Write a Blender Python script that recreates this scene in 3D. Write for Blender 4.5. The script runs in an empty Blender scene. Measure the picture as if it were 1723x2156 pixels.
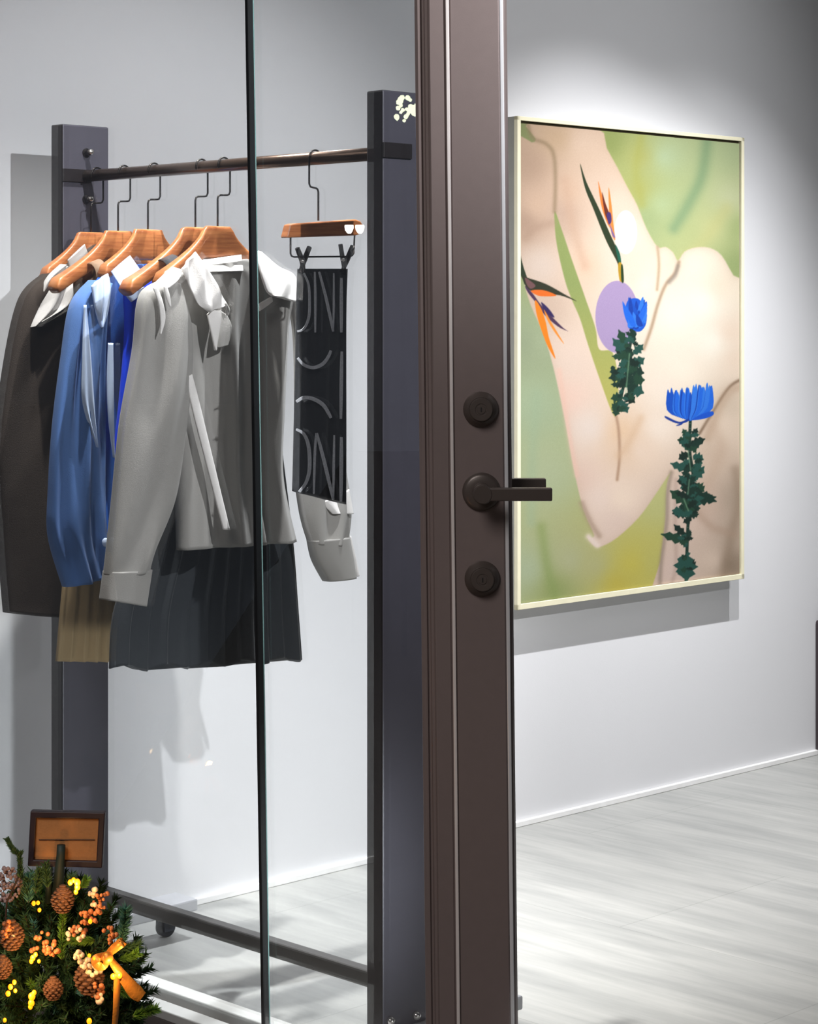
import bpy, bmesh, math, random
import numpy as np
from mathutils import Vector, Matrix, noise
random.seed(7)
np.random.seed(7)
SC = bpy.context.scene
COL = SC.collection
PI = math.pi

# ------------------------------------------------------------------ camera, world, lights, exposure
F = 4600.0; CX = 861.5; HY = 670.0; CZ = 1.30
cam_d = bpy.data.cameras.new('camera'); cam = bpy.data.objects.new('camera', cam_d); COL.objects.link(cam)
cam_d.sensor_fit = 'HORIZONTAL'; cam_d.sensor_width = 36.0; cam_d.lens = F/1723*36.0
cam_d.shift_y = -(1078.0-HY)/1723.0
cam_d.clip_start = 0.05; cam_d.clip_end = 60
cam.location = (0, 0, CZ); cam.rotation_euler = (PI/2, 0, 0)
SC.camera = cam
vs = SC.view_settings
vs.view_transform = 'Standard'; vs.look = 'None'; vs.gamma = 1; vs.use_curve_mapping = False; vs.exposure = 0.0

# rack / shop frame: u along the rail towards the street, v along the back wall, z up
OX, OY = -0.651, 4.400
EU = (0.703, -0.711); EV = (0.711, 0.703)
def P(u, v, z): return Vector((OX+EU[0]*u+EV[0]*v, OY+EU[1]*u+EV[1]*v, z))
def Pdir(u, v, z): return Vector((EU[0]*u+EV[0]*v, EU[1]*u+EV[1]*v, z))
WALL_U = -0.193; SHOP_V = -0.30; CEIL = 2.80

w = bpy.data.worlds.new('dusk'); SC.world = w; w.use_nodes = True
bg = w.node_tree.nodes['Background']; bg.inputs[0].default_value = (0.80, 0.86, 1.0, 1); bg.inputs[1].default_value = 0.05

def spot(name, loc, target, power, angle, blend=0.5, size=0.03, color=(1, 0.97, 0.92)):
    d = bpy.data.lights.new(name, 'SPOT'); d.energy = power; d.spot_size = math.radians(angle); d.spot_blend = blend
    d.shadow_soft_size = size; d.color = color
    o = bpy.data.objects.new(name, d); COL.objects.link(o); o.location = loc
    o.rotation_euler = (Vector(target)-Vector(loc)).to_track_quat('-Z', 'Y').to_euler(); return o
def area(name, loc, target, power, sx, sy, color=(1, 1, 1)):
    d = bpy.data.lights.new(name, 'AREA'); d.energy = power; d.shape = 'RECTANGLE'; d.size = sx; d.size_y = sy; d.color = color
    o = bpy.data.objects.new(name, d); COL.objects.link(o); o.location = loc
    o.rotation_euler = (Vector(target)-Vector(loc)).to_track_quat('-Z', 'Y').to_euler(); return o

spot('painting_spot', P(0.75, 1.62, 2.72), P(-0.02, 1.9, 0.0), 250, 78, 1.0, 0.012, (0.98, 0.98, 1.0))
spot('painting_spot', P(0.75, 2.42, 2.72), P(0.02, 2.05, 0.1), 135, 76, 1.0, 0.012, (0.97, 0.98, 1.0))
spot('rack_spot', P(0.42, -0.24, 2.72), P(0.36, 0.16, 0.0), 430, 60, 1.0, 0.02, (1.0, 0.98, 0.95))
spot('rack_spot', P(0.60, 0.34, 2.72), P(0.30, 0.20, 0.0), 330, 50, 1.0, 0.02, (0.97, 0.98, 1.0))
spot('room_spot_or_added_wash', P(3.0, -0.215, 2.62), P(-0.19, 0.22, 1.0), 300, 43, 0.7, 0.02, (0.98, 0.98, 1.0))
spot('room_spot_or_added_wash', P(3.2, 2.0, 2.72), P(-0.19, 1.5, 1.5), 150, 52, 0.9, 0.05, (0.97, 0.98, 1.0))  # extra wash added for the wall around the painting
area('ceiling_fill', P(1.8, 2.3, 2.78), P(1.8, 2.3, 0), 5, 2.2, 2.2, (0.95, 0.98, 1.0))  # soft overhead fill added to keep the upper wall lit
area('street_fill', (-1.8, -1.2, 4.4), (0.0, 3.2, 1.0), 135, 2.0, 2.0, (1.0, 0.92, 0.88))  # area fill added for the dusk light from outdoors
spot('floor_fill', P(1.9, -0.20, 0.25), P(-0.19, -0.12, 0.45), 70, 34, 1.0, 0.12, (0.95, 0.99, 1.0))  # low uplight added to lift the dark wall at lower left

# ------------------------------------------------------------------ pixel helpers (used to measure the photo)
def pu(x, y, u):                                                     # point seen at (x,y) on the plane u=const
    s = (x-CX)/F
    v = (s*(OY-.711*u)-OX-.703*u)/(.711-.703*s)
    Z = OY-.711*u+.703*v
    return v, CZ-(y-HY)/F*Z
def pv(x, y, v):                                                     # ... on the plane v=const
    s = (x-CX)/F
    u = (s*(OY+.703*v)-OX-.711*v)/(.703+.711*s)
    Z = OY-.711*u+.703*v
    return u, CZ-(y-HY)/F*Z
def pY(x, y, Y): return Vector(((x-CX)/F*Y, Y, CZ-(y-HY)/F*Y))
def Pu(x, y, u):
    v, z = pu(x, y, u); return P(u, v, z)

# ------------------------------------------------------------------ materials
def lin(c):
    return tuple(((x/255)/12.92 if x/255 <= .04045 else (((x/255)+.055)/1.055)**2.4) for x in c)
def mat(name, rgb, rough=0.6, metal=0.0, var=0.08, scale=30, bump=0.0, bscale=200, sheen=0, spec=0.5, sub=0, trans=None):
    m = bpy.data.materials.new(name); m.use_nodes = True; nt = m.node_tree; b = nt.nodes['Principled BSDF']
    c = lin(rgb); n = nt.nodes
    b.inputs['Roughness'].default_value = rough; b.inputs['Metallic'].default_value = metal
    b.inputs['Specular IOR Level'].default_value = spec
    if sheen: b.inputs['Sheen Weight'].default_value = sheen
    tc = n.new('ShaderNodeTexCoord'); nz = n.new('ShaderNodeTexNoise'); nz.inputs['Scale'].default_value = scale; nz.inputs['Detail'].default_value = 4
    nt.links.new(tc.outputs['Object'], nz.inputs['Vector'])
    mx = n.new('ShaderNodeMix'); mx.data_type = 'RGBA'
    mx.inputs[6].default_value = tuple(max(0, x*(1-var)) for x in c)+(1,); mx.inputs[7].default_value = tuple(min(1, x*(1+var)) for x in c)+(1,)
    nt.links.new(nz.outputs['Fac'], mx.inputs[0]); nt.links.new(mx.outputs[2], b.inputs['Base Color'])
    if bump:
        n2 = n.new('ShaderNodeTexNoise'); n2.inputs['Scale'].default_value = bscale; n2.inputs['Detail'].default_value = 3
        nt.links.new(tc.outputs['Object'], n2.inputs['Vector'])
        bp = n.new('ShaderNodeBump'); bp.inputs['Strength'].default_value = bump; bp.inputs['Distance'].default_value = 0.002
        nt.links.new(n2.outputs['Fac'], bp.inputs['Height']); nt.links.new(bp.outputs[0], b.inputs['Normal'])
    if trans:
        tr = n.new('ShaderNodeBsdfTranslucent'); tr.inputs[0].default_value = c+(1,)
        ms = n.new('ShaderNodeMixShader'); ms.inputs[0].default_value = trans
        nt.links.new(b.outputs[0], ms.inputs[1]); nt.links.new(tr.outputs[0], ms.inputs[2])
        nt.links.new(ms.outputs[0], n['Material Output'].inputs[0])
    return m
def emit(name, rgb, strength):
    m = bpy.data.materials.new(name); m.use_nodes = True; nt = m.node_tree
    b = nt.nodes['Principled BSDF']; b.inputs['Base Color'].default_value = lin(rgb)+(1,)
    b.inputs['Emission Color'].default_value = lin(rgb)+(1,); b.inputs['Emission Strength'].default_value = strength
    return m
def glass_mat(name, refl, tint):
    m = bpy.data.materials.new(name); m.use_nodes = True; nt = m.node_tree; n = nt.nodes
    for x in list(n):
        if x.type != 'OUTPUT_MATERIAL': n.remove(x)
    t = n.new('ShaderNodeBsdfTransparent'); t.inputs[0].default_value = tint+(1,)
    g = n.new('ShaderNodeBsdfGlossy'); g.inputs['Roughness'].default_value = 0.0; g.inputs[0].default_value = (1, 1, 1, 1)
    fr = n.new('ShaderNodeFresnel'); fr.inputs[0].default_value = 1.45
    mp = n.new('ShaderNodeMath'); mp.operation = 'MULTIPLY'; mp.inputs[1].default_value = refl; mp.use_clamp = True
    ms = n.new('ShaderNodeMixShader')
    nt.links.new(fr.outputs[0], mp.inputs[0]); nt.links.new(mp.outputs[0], ms.inputs[0])
    nt.links.new(t.outputs[0], ms.inputs[1]); nt.links.new(g.outputs[0], ms.inputs[2])
    nt.links.new(ms.outputs[0], n['Material Output'].inputs[0]); return m
def wood_mat(name, c1, c2):
    m = mat(name, c1, 0.42, 0, 0.1, 20, 0.15, 120); nt = m.node_tree; n = nt.nodes; b = n['Principled BSDF']
    tc = n.new('ShaderNodeTexCoord'); mp = n.new('ShaderNodeMapping'); mp.inputs['Scale'].default_value = (12, 12, 160)
    nz = n.new('ShaderNodeTexNoise'); nz.inputs['Scale'].default_value = 1.0; nz.inputs['Detail'].default_value = 6
    cr = n.new('ShaderNodeValToRGB'); cr.color_ramp.elements[0].position = .35; cr.color_ramp.elements[1].position = .65
    cr.color_ramp.elements[0].color = lin(c1)+(1,); cr.color_ramp.elements[1].color = lin(c2)+(1,)
    nt.links.new(tc.outputs['Object'], mp.inputs[0]); nt.links.new(mp.outputs[0], nz.inputs['Vector'])
    nt.links.new(nz.outputs['Fac'], cr.inputs[0]); nt.links.new(cr.outputs[0], b.inputs['Base Color']); return m
def floor_mat():
    m = bpy.data.materials.new('floor_tiles'); m.use_nodes = True; nt = m.node_tree; n = nt.nodes; b = n['Principled BSDF']
    b.inputs['Roughness'].default_value = 0.42; b.inputs['Specular IOR Level'].default_value = 0.35
    tc = n.new('ShaderNodeTexCoord'); rot = n.new('ShaderNodeMapping'); rot.inputs['Rotation'].default_value = (0, 0, math.radians(45.3))
    nt.links.new(tc.outputs['Object'], rot.inputs[0])
    def streak(sx, sy, det):
        mp = n.new('ShaderNodeMapping'); mp.inputs['Scale'].default_value = (sx, sy, 1); nt.links.new(rot.outputs[0], mp.inputs[0])
        z = n.new('ShaderNodeTexNoise'); z.inputs['Scale'].default_value = 1; z.inputs['Detail'].default_value = det
        nt.links.new(mp.outputs[0], z.inputs['Vector']); return z
    a = streak(2.2, 13, 5); c = streak(5, 60, 3)
    cr = n.new('ShaderNodeValToRGB'); e = cr.color_ramp.elements
    e[0].position = .32; e[0].color = lin((148, 149, 147))+(1,); e[1].position = .68; e[1].color = lin((180, 180, 176))+(1,)
    ad = n.new('ShaderNodeMath'); ad.operation = 'MULTIPLY_ADD'; ad.inputs[1].default_value = .3; 
    sb = n.new('ShaderNodeMath'); sb.operation = 'MULTIPLY'; sb.inputs[1].default_value = .7
    nt.links.new(a.outputs['Fac'], sb.inputs[0]); nt.links.new(c.outputs['Fac'], ad.inputs[0]); nt.links.new(sb.outputs[0], ad.inputs[2])
    nt.links.new(ad.outputs[0], cr.inputs[0])
    br = n.new('ShaderNodeTexBrick'); br.inputs['Scale'].default_value = 1; br.inputs['Brick Width'].default_value = 1.2; br.inputs['Row Height'].default_value = .6
    br.inputs['Mortar Size'].default_value = .0016; br.inputs['Mortar Smooth'].default_value = .5
    br.inputs['Color1'].default_value = (1, 1, 1, 1); br.inputs['Color2'].default_value = (.95, .95, .95, 1); br.inputs['Mortar'].default_value = (.74, .75, .74, 1)
    nt.links.new(rot.outputs[0], br.inputs['Vector'])
    mx = n.new('ShaderNodeMix'); mx.data_type = 'RGBA'; mx.blend_type = 'MULTIPLY'; mx.inputs[0].default_value = 1
    nt.links.new(cr.outputs[0], mx.inputs[6]); nt.links.new(br.outputs['Color'], mx.inputs[7]); nt.links.new(mx.outputs[2], b.inputs['Base Color'])
    bp = n.new('ShaderNodeBump'); bp.inputs['Strength'].default_value = .25; bp.inputs['Distance'].default_value = .004
    nt.links.new(a.outputs['Fac'], bp.inputs['Height']); nt.links.new(bp.outputs[0], b.inputs['Normal'])
    return m

M = dict(
    wall=mat('wall_plaster', (224, 224, 226), 0.85, 0, 0.012, 3, 0.06, 300),
    ceil=mat('ceiling_paint', (96, 96, 98), 0.9),
    base=mat('baseboard_white', (250, 249, 246), 0.35),
    floor=floor_mat(),
    pave=mat('pavement', (110, 104, 98), 0.85, 0, .15, 25, .3, 80),
    sill=mat('sill_aluminium', (225, 225, 222), 0.35, 0.2),
    silldark=mat('sill_front_shade', (112, 104, 100), 0.7, 0, .1, 30, .2, 120),  # brown-grey tone holds the shade on the sill's front face
    seal=mat('black_gasket', (22, 24, 26), 0.5),
    gedge=mat('glass_edge', (150, 190, 186), 0.2),
    door=mat('bronze_door_paint', (126, 114, 112), 0.38, 0.25, .05, 60, .05, 900),
    hard=mat('dark_bronze', (84, 76, 72), 0.34, 0.3, .06, 40),
    hole=mat('keyhole_black', (8, 8, 8), .6),
    post=mat('rack_board', (74, 72, 82), 0.45, 0.1, .08, 20, .1, 300),
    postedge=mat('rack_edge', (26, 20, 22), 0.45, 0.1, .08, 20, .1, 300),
    rail=mat('rack_rail_steel', (88, 72, 62), 0.28, 0.8, .08, 30),
    lrail=mat('lower_rail_steel', (96, 94, 92), 0.35, 0.6, .06, 30),
    plate=mat('foot_plate_metal', (205, 206, 210), 0.4, 0.3),
    wire=mat('hook_wire', (52, 48, 46), 0.28, 0.9),
    bolt=mat('bolt_steel', (225, 220, 215), 0.2, 0.9),
    rubber=mat('caster_rubber', (46, 52, 62), 0.6),
    wood=wood_mat('hanger_wood', (150, 84, 44), (186, 118, 68)),
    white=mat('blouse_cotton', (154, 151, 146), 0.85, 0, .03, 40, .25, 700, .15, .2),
    whiteb=mat('blouse_satin_and_lit', (236, 232, 228), 0.5, 0, .02, 40, .3, 500, .1, .4),  # satin collar and ties; also whitens the lit streak and shoulders
    coat=mat('coat_wool', (58, 51, 46), 0.95, 0, .12, 60, .4, 600, 0, .08),
    coatl=mat('coat_collar_and_lit_grey', (176, 172, 168), 0.9, 0, .08, 60, .3, 600),
    blue=mat('blue_shirt_cloth', (38, 92, 178), 0.8, 0, .06, 40, .25, 700, .1, .2),
    blues=mat('blue_sleeve_cloth', (78, 112, 168), 0.85, 0, .06, 40, .25, 700, .1, .2),
    royal=mat('royal_blue_cloth', (6, 62, 226), 0.7, 0, .05, 40, .2, 700, .1, .2),
    pale=mat('pale_blue_cotton_and_lit', (196, 212, 238), 0.75, 0, .03, 40, .2, 700),
    black=mat('black_pleat_cloth', (34, 38, 42), 0.7, 0, .1, 40, .2, 500, .15, .25),
    beige=mat('khaki_pleat_cloth', (150, 128, 92), 0.85, 0, .06, 40, .2, 500),
    band=mat('black_elastic', (30, 33, 38), 0.8, 0, .1, 90, .4, 500),
    sheer=mat('taupe_strap', (128, 102, 80), 0.85),
    scarf=mat('black_print_cloth', (46, 48, 52), 0.75, 0, .1, 50, .3, 500, .15, .25),
    chalk=mat('chalk_grey_print', (205, 207, 212), 0.9, 0, .45, 400),
    frame=mat('painting_frame_cream', (232, 226, 196), 0.5),
    fside=mat('painting_side_grey', (150, 150, 142), 0.7),
    fgroove=mat('frame_gap_shadow', (84, 76, 50), 0.8),
    signf=mat('sign_frame_dark', (40, 28, 36), 0.5),
    signc=mat('sign_card_kraft', (172, 120, 72), 0.9, 0, .12, 220, .3, 400),
    stake=mat('sign_clip_green', (36, 52, 48), 0.6),
    needle=mat('conifer_needles', (58, 92, 52), 0.7, 0, .3, 30),
    needle2=mat('bright_moss_needles', (104, 150, 52), 0.7, 0, .3, 30),
    needle3=mat('blue_green_needles', (74, 128, 112), 0.7, 0, .3, 30),
    twig=mat('twig_bark', (62, 44, 34), 0.85),
    cone=mat('pine_cone', (112, 78, 56), 0.8, 0, .2, 60),
    berry=mat('cream_berries', (236, 216, 184), 0.4),
    berry2=mat('copper_berries', (196, 122, 74), 0.4),
    ribbon=mat('gold_ribbon', (206, 138, 56), 0.38, 0.35, .1, 60, .3, 300),
    fluff=mat('pink_dried_flower', (178, 148, 140), 0.9),
    bulb=emit('warm_bulb', (255, 128, 12), 3.0),
    pot=mat('planter_clay', (92, 82, 76), 0.8),
    dark=mat('dark_object', (58, 48, 52), 0.5),
)
M['glass'] = glass_mat('door_glass', 0.6, (0.975, 0.98, 0.985))
M['shopglass'] = glass_mat('shop_glass', 0.25, (0.96, 0.97, 0.972))

# ------------------------------------------------------------------ object helpers
def obj(name, verts, faces, m, parent=None, smooth=False, mats=None, fm=None, bevel=0, solid=0, subsurf=0, org=None):
    base = Vector((0, 0, 0))
    if parent is not None: base = WLOC[parent.name]
    o_loc = Vector(org) if org is not None else base
    me = bpy.data.meshes.new(name)
    me.from_pydata([tuple(Vector(v)-o_loc) for v in verts], [], faces); me.update()
    me.materials.append(M[m] if isinstance(m, str) else m)
    if mats:
        for x in mats: me.materials.append(M[x])
    if fm:
        for i, k in enumerate(fm): me.polygons[i].material_index = k
    if smooth:
        for p in me.polygons: p.use_smooth = True
    bmn = bmesh.new(); bmn.from_mesh(me); bmesh.ops.recalc_face_normals(bmn, faces=bmn.faces); bmn.to_mesh(me); bmn.free()
    o = bpy.data.objects.new(name, me); COL.objects.link(o)
    if parent is not None:
        o.parent = parent; o.location = o_loc-base
    else: o.location = o_loc
    WLOC[o.name] = o_loc.copy()
    if solid:
        s = o.modifiers.new('solid', 'SOLIDIFY'); s.thickness = solid; s.offset = 0
    if subsurf:
        s = o.modifiers.new('sub', 'SUBSURF'); s.levels = subsurf; s.render_levels = subsurf
    if bevel:
        b = o.modifiers.new('bevel', 'BEVEL'); b.width = bevel; b.segments = 2; b.limit_method = 'ANGLE'; b.angle_limit = .6
    return o
WLOC = {}
def tag(o, label=None, cat=None, group=None, kind=None):
    if label: o['label'] = label
    if cat: o['category'] = cat
    if group: o['group'] = group
    if kind: o['kind'] = kind
    return o
def thing(name, loc, label=None, cat=None, group=None, kind=None):
    o = bpy.data.objects.new(name, None); o.empty_display_size = .05; COL.objects.link(o); o.location = loc
    WLOC[o.name] = Vector(loc); return tag(o, label, cat, group, kind)
BOXF = [(0, 1, 3, 2), (4, 6, 7, 5), (0, 4, 5, 1), (2, 3, 7, 6), (0, 2, 6, 4), (1, 5, 7, 3)]
def bx(u0, u1, v0, v1, z0, z1): return [P(a, b, c) for a in (u0, u1) for b in (v0, v1) for c in (z0, z1)]
def wx(x0, x1, y0, y1, z0, z1): return [Vector((a, b, c)) for a in (x0, x1) for b in (y0, y1) for c in (z0, z1)]
class MB:
    def __init__(s): s.v = []; s.f = []
    def add(s, v, f):
        n = len(s.v); s.v += [Vector(x) for x in v]; s.f += [tuple(i+n for i in q) for q in f]; return s
    def box(s, vs_): return s.add(vs_, BOXF)
    def tube(s, pts, r, seg=10, close=True):
        pts = [Vector(p) for p in pts]; rr = r if isinstance(r, (list, tuple)) else [r]*len(pts); vv = []; ff = []
        prev = None
        for i, p in enumerate(pts):
            t = (pts[min(i+1, len(pts)-1)]-pts[max(i-1, 0)]).normalized()
            if prev is None:
                a = Vector((0, 0, 1)) if abs(t.z) < .9 else Vector((1, 0, 0)); nn = t.cross(a).normalized()
            else: nn = (prev-t*prev.dot(t)).normalized()
            prev = nn; bb = t.cross(nn)
            for k in range(seg):
                a = 2*PI*k/seg; vv.append(p+(nn*math.cos(a)+bb*math.sin(a))*rr[i])
        for i in range(len(pts)-1):
            for k in range(seg): ff.append((i*seg+k, i*seg+(k+1) % seg, (i+1)*seg+(k+1) % seg, (i+1)*seg+k))
        if close: ff.append(tuple(range(seg))); ff.append(tuple(range((len(pts)-1)*seg, len(pts)*seg)))
        return s.add(vv, ff)
    def lathe(s, c, axis, prof, seg=40):                             # prof = (radius, height along axis)
        ax = Vector(axis).normalized(); a = Vector((0, 0, 1)) if abs(ax.z) < .9 else Vector((1, 0, 0))
        e1 = ax.cross(a).normalized(); e2 = ax.cross(e1); vv = []; ff = []
        for r, h in prof:
            for k in range(seg):
                t = 2*PI*k/seg; vv.append(Vector(c)+ax*h+(e1*math.cos(t)+e2*math.sin(t))*r)
        for i in range(len(prof)-1):
            for k in range(seg): ff.append((i*seg+k, i*seg+(k+1) % seg, (i+1)*seg+(k+1) % seg, (i+1)*seg+k))
        ff.append(tuple(range(seg))); ff.append(tuple(range((len(prof)-1)*seg, len(prof)*seg)))
        return s.add(vv, ff)
    def ball(s, c, r, seg=10, rings=6, sc=(1, 1, 1)):
        c = Vector(c); vv = [c+Vector((0, 0, r*sc[2]))]; ff = []
        for i in range(1, rings):
            t = PI*i/rings
            for k in range(seg):
                a = 2*PI*k/seg; vv.append(c+Vector((r*sc[0]*math.sin(t)*math.cos(a), r*sc[1]*math.sin(t)*math.sin(a), r*sc[2]*math.cos(t))))
        vv.append(c-Vector((0, 0, r*sc[2]))); L = len(vv)-1
        for k in range(seg): ff.append((0, 1+k, 1+(k+1) % seg)); ff.append((L, L-seg+(k+1) % seg, L-seg+k))
        for i in range(rings-2):
            for k in range(seg): ff.append((1+i*seg+k, 1+(i+1)*seg+k, 1+(i+1)*seg+(k+1) % seg, 1+i*seg+(k+1) % seg))
        return s.add(vv, ff)
    def build(s, name, m, parent=None, **k): return obj(name, s.v, s.f, m, parent, **k)

def crom(pts, t):                                                    # Catmull-Rom through tuples, t in 0..1
    n = len(pts)-1; x = min(max(t, 0), 1)*n; i = min(int(x), n-1); f = x-i
    p0, p1, p2, p3 = pts[max(i-1, 0)], pts[i], pts[i+1], pts[min(i+2, n)]
    return tuple(.5*((2*b)+(-a+c)*f+(2*a-5*b+4*c-d)*f*f+(-a+3*b-3*c+d)*f**3) for a, b, c, d in zip(p0, p1, p2, p3))
def loft(name, L, R, u0, th, m, parent, fold=None, n=36, rows=60, power=.6, hem=None, back=.8):
    """cloth shell: L and R outlines, thickness th (value or f(t)), fold(s,t) moves the front"""
    L = [p if len(p) == 3 else (p[0], p[1], u0) for p in L]; R = [p if len(p) == 3 else (p[0], p[1], u0) for p in R]
    vv = []; ff = []; per = 2*n
    for i in range(rows+1):
        t = i/rows; l = crom(L, t); r = crom(R, t)
        vl, zl = pu(l[0], l[1], l[2]); vr, zr = pu(r[0], r[1], r[2])
        tt = th(t) if callable(th) else th
        ring = []
        for j in range(n+1):
            s = j/n; c = (1-math.cos(PI*s))/2; q = math.sin(PI*s)**power if 0 < j < n else 0
            d = fold(c, t)*q if fold else 0
            dz = hem(c)*max(0, (t-.8)/.2)**2 if hem else 0
            ring.append(P(l[2]*(1-c)+r[2]*c+tt*q+d, vl*(1-c)+vr*c, zl*(1-c)+zr*c+dz))
        for j in range(n-1, 0, -1):
            s = j/n; c = (1-math.cos(PI*s))/2; q = math.sin(PI*s)**power
            d = fold(c, t)*q if fold else 0
            dz = hem(c)*max(0, (t-.8)/.2)**2 if hem else 0
            ring.append(P(l[2]*(1-c)+r[2]*c-tt*back*q+d*.6, vl*(1-c)+vr*c, zl*(1-c)+zr*c+dz))
        vv += ring
    for i in range(rows):
        for k in range(per): ff.append((i*per+k, i*per+(k+1) % per, (i+1)*per+(k+1) % per, (i+1)*per+k))
    ff.append(tuple(range(per))); ff.append(tuple(range(rows*per, (rows+1)*per)))
    return obj(name, vv, ff, m, parent, smooth=True)
def gs(x, c, w_): return math.exp(-((x-c)/w_)**2)

# ------------------------------------------------------------------ the setting
def quadbox(name, verts, m, kind='structure', **k):
    return tag(obj(name, verts, BOXF, m, None, **k), kind=kind)
quadbox('wall_back', bx(WALL_U-.1, WALL_U, SHOP_V-.05, 6.0, -.02, CEIL), 'wall')
quadbox('wall_right', bx(WALL_U, 4.2, 5.9, 6.0, -.02, CEIL), 'wall')
quadbox('ceiling', bx(WALL_U-.1, 4.2, SHOP_V-.05, 6.0, CEIL, CEIL+.1), 'ceil')
quadbox('floor', bx(WALL_U-.1, 4.2, SHOP_V-.05, 6.0, -.1, 0), 'floor')
quadbox('ground', [Vector((a, b, c)) for a in (-20, 20) for b in (-30, 4.2) for c in (-.2, -.12)], 'pave')
quadbox('baseboard_back', bx(WALL_U, WALL_U+.012, SHOP_V, 5.9, 0, .015), 'base', bevel=.002)

# shop front: sill, two butt jointed panes, gasket between them
SU1 = 1.29
SV = SHOP_V
sl = MB().box(bx(WALL_U, SU1, SV-.045, SV+.045, -.12, .122))
sl.box(bx(WALL_U, SU1, SV+.010, SV+.045, .122, .147)); sl.box(bx(WALL_U, SU1, SV-.045, SV-.010, .122, .138))
fm = [1]*6+[0]*12
sill = tag(obj('trim_1', sl.v, sl.f, 'sill', None, mats=['silldark'], fm=fm, bevel=.002), kind='structure')
def joint_u(y): return pv(525+35*y/2156, y, SV)[0]
j0u, j0z = pv(525, 0, SV); j1u, j1z = pv(560, 2156, SV)
def ju(z): return j0u+(j1u-j0u)*(z-j0z)/(j1z-j0z)
def slab(ua, ub, v0, v1, z0, z1):                                    # ua,ub functions of z
    return [P(fn(z), v, z) for fn in (ua, ub) for v in (v0, v1) for z in (z0, z1)]
tag(obj('window_1', slab(lambda z: WALL_U+.01, lambda z: ju(z)-.0035, SV-.004, SV+.004, .12, 2.6), BOXF, 'shopglass'), kind='structure')
tag(obj('window_2', slab(lambda z: ju(z)+.0035, lambda z: SU1, SV-.004, SV+.004, .12, 2.6), BOXF, 'shopglass'), kind='structure')
jt = tag(obj('trim_2', slab(lambda z: ju(z)-.0035, lambda z: ju(z)+.0030, SV-.0065, SV+.0065, .12, 2.6), BOXF, 'seal'), kind='structure')
obj('glass_edge', slab(lambda z: ju(z)+.0030, lambda z: ju(z)+.0037, SV+.0045, SV+.0065, .12, 2.6), BOXF, 'gedge', jt)
quadbox('trim_3', bx(WALL_U, 4.2, SV-.05, SV+.05, 2.6, CEIL), 'sill')

# ------------------------------------------------------------------ the glazed door seen face on
DY = 3.05
def D(x, y, z): return Vector((x+(1.744-z)*0.0112, y, z))
door = thing('door_1', (0.08, DY, 0.0), kind='structure')
W = .1294
prof = [(0, .045), (0, .014), (.004, .010), (.008, .010), (.0095, .014), (.0125, .014), (.014, .009), (.0175, .009), (.0195, .001), (.021, 0), (.0405, 0),
        (.0415, .0015), (.0425, -.0005), (.0445, -.0022), (.0465, -.0022), (.0482, -.0005), (.049, .0015), (.050, 0),
        (.1165, 0), (.118, .0012), (.1195, .005), (.1245, .007), (.1265, .009), (.1294, .017), (.1294, .045)]
vv = []; ff = []; zs = [-.02, .5, 1.0, 1.5, 2.15]; npf = len(prof)
for z in zs: vv += [D(.0076+a, DY+b, z) for a, b in prof]
for i in range(len(zs)-1):
    for k in range(npf): ff.append((i*npf+k, i*npf+(k+1) % npf, (i+1)*npf+(k+1) % npf, (i+1)*npf+k))
ff.append(tuple(range(npf))); ff.append(tuple(range((len(zs)-1)*npf, len(zs)*npf)))
obj('lock_stile', vv, ff, 'door', door, bevel=.0004)
M['ridge_highlight'] = mat('door_highlight', (226, 220, 218), 0.3, 0.2); M['strip'] = mat('edge_highlight', (214, 216, 220), 0.3, 0.2)
MB().box([D(a, b, c) for a in (.0076+.0432, .0076+.0478) for b in (DY-.0028, DY-.0010) for c in (-.02, 2.15)]).build('ridge_highlight', 'ridge_highlight', door, bevel=.0009)  # pale strip paints the highlight along the stile ridge
MB().box([D(a, b, c) for a in (.0076+.1185, .0076+.1238) for b in (DY+.0008, DY+.006) for c in (-.02, 2.15)]).build('edge_highlight', 'strip', door, bevel=.0012)  # pale strip paints the light caught by the edge chamfer
def dbox(x0, x1, y0, y1, z0, z1): return [D(a, b, c) for a in (x0, x1) for b in (y0, y1) for c in (z0, z1)]
obj('hinge_stile', dbox(-.80, -.68, DY, DY+.045, -.02, 2.15), BOXF, 'door', door, bevel=.003)
obj('top_rail', dbox(-.68, .0076, DY, DY+.045, 2.0, 2.15), BOXF, 'door', door, bevel=.003)
obj('bottom_rail', dbox(-.68, .0076, DY, DY+.045, -.02, .20), BOXF, 'door', door, bevel=.003)
obj('glass_pane', dbox(-.68, .010, DY+.022, DY+.030, .20, 2.0), BOXF, 'glass', door)
def dl(x, y, Y):                                                     # photo point on the door plane
    p = pY(x, y, Y); return p
def deadbolt(x, y):
    c = dl(x, y, DY-.004)
    c.y = DY
    b = MB().lathe(c, (0, -1, 0), [(.0248, 0), (.0248, .003), (.0236, .0055), (.0185, .0145), (.0172, .0155), (.0165, .0150)])
    r = b.build('lock_rose', 'hard', door, smooth=True, org=c); r.modifiers.new('e', 'EDGE_SPLIT').split_angle = .7
    k = MB().lathe(c+Vector((0, -.0135, 0)), (0, -1, 0), [(.0165, 0), (.0165, .003), (.0152, .0045), (.0085, .0045), (.0082, .0038), (.0060, .0038), (.0058, .0046)])
    kk = k.build('key_cylinder', 'hard', r, smooth=True); kk.modifiers.new('e', 'EDGE_SPLIT').split_angle = .5
    q = c+Vector((0, -.0183, 0))
    MB().box([q+Vector((a, b_, c_)) for a in (-.0009, .0009) for b_ in (0, .001) for c_ in (-.0032, .0032)]).build('keyhole', 'hole', r)
deadbolt(1013, 862); deadbolt(1016, 1219)
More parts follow.
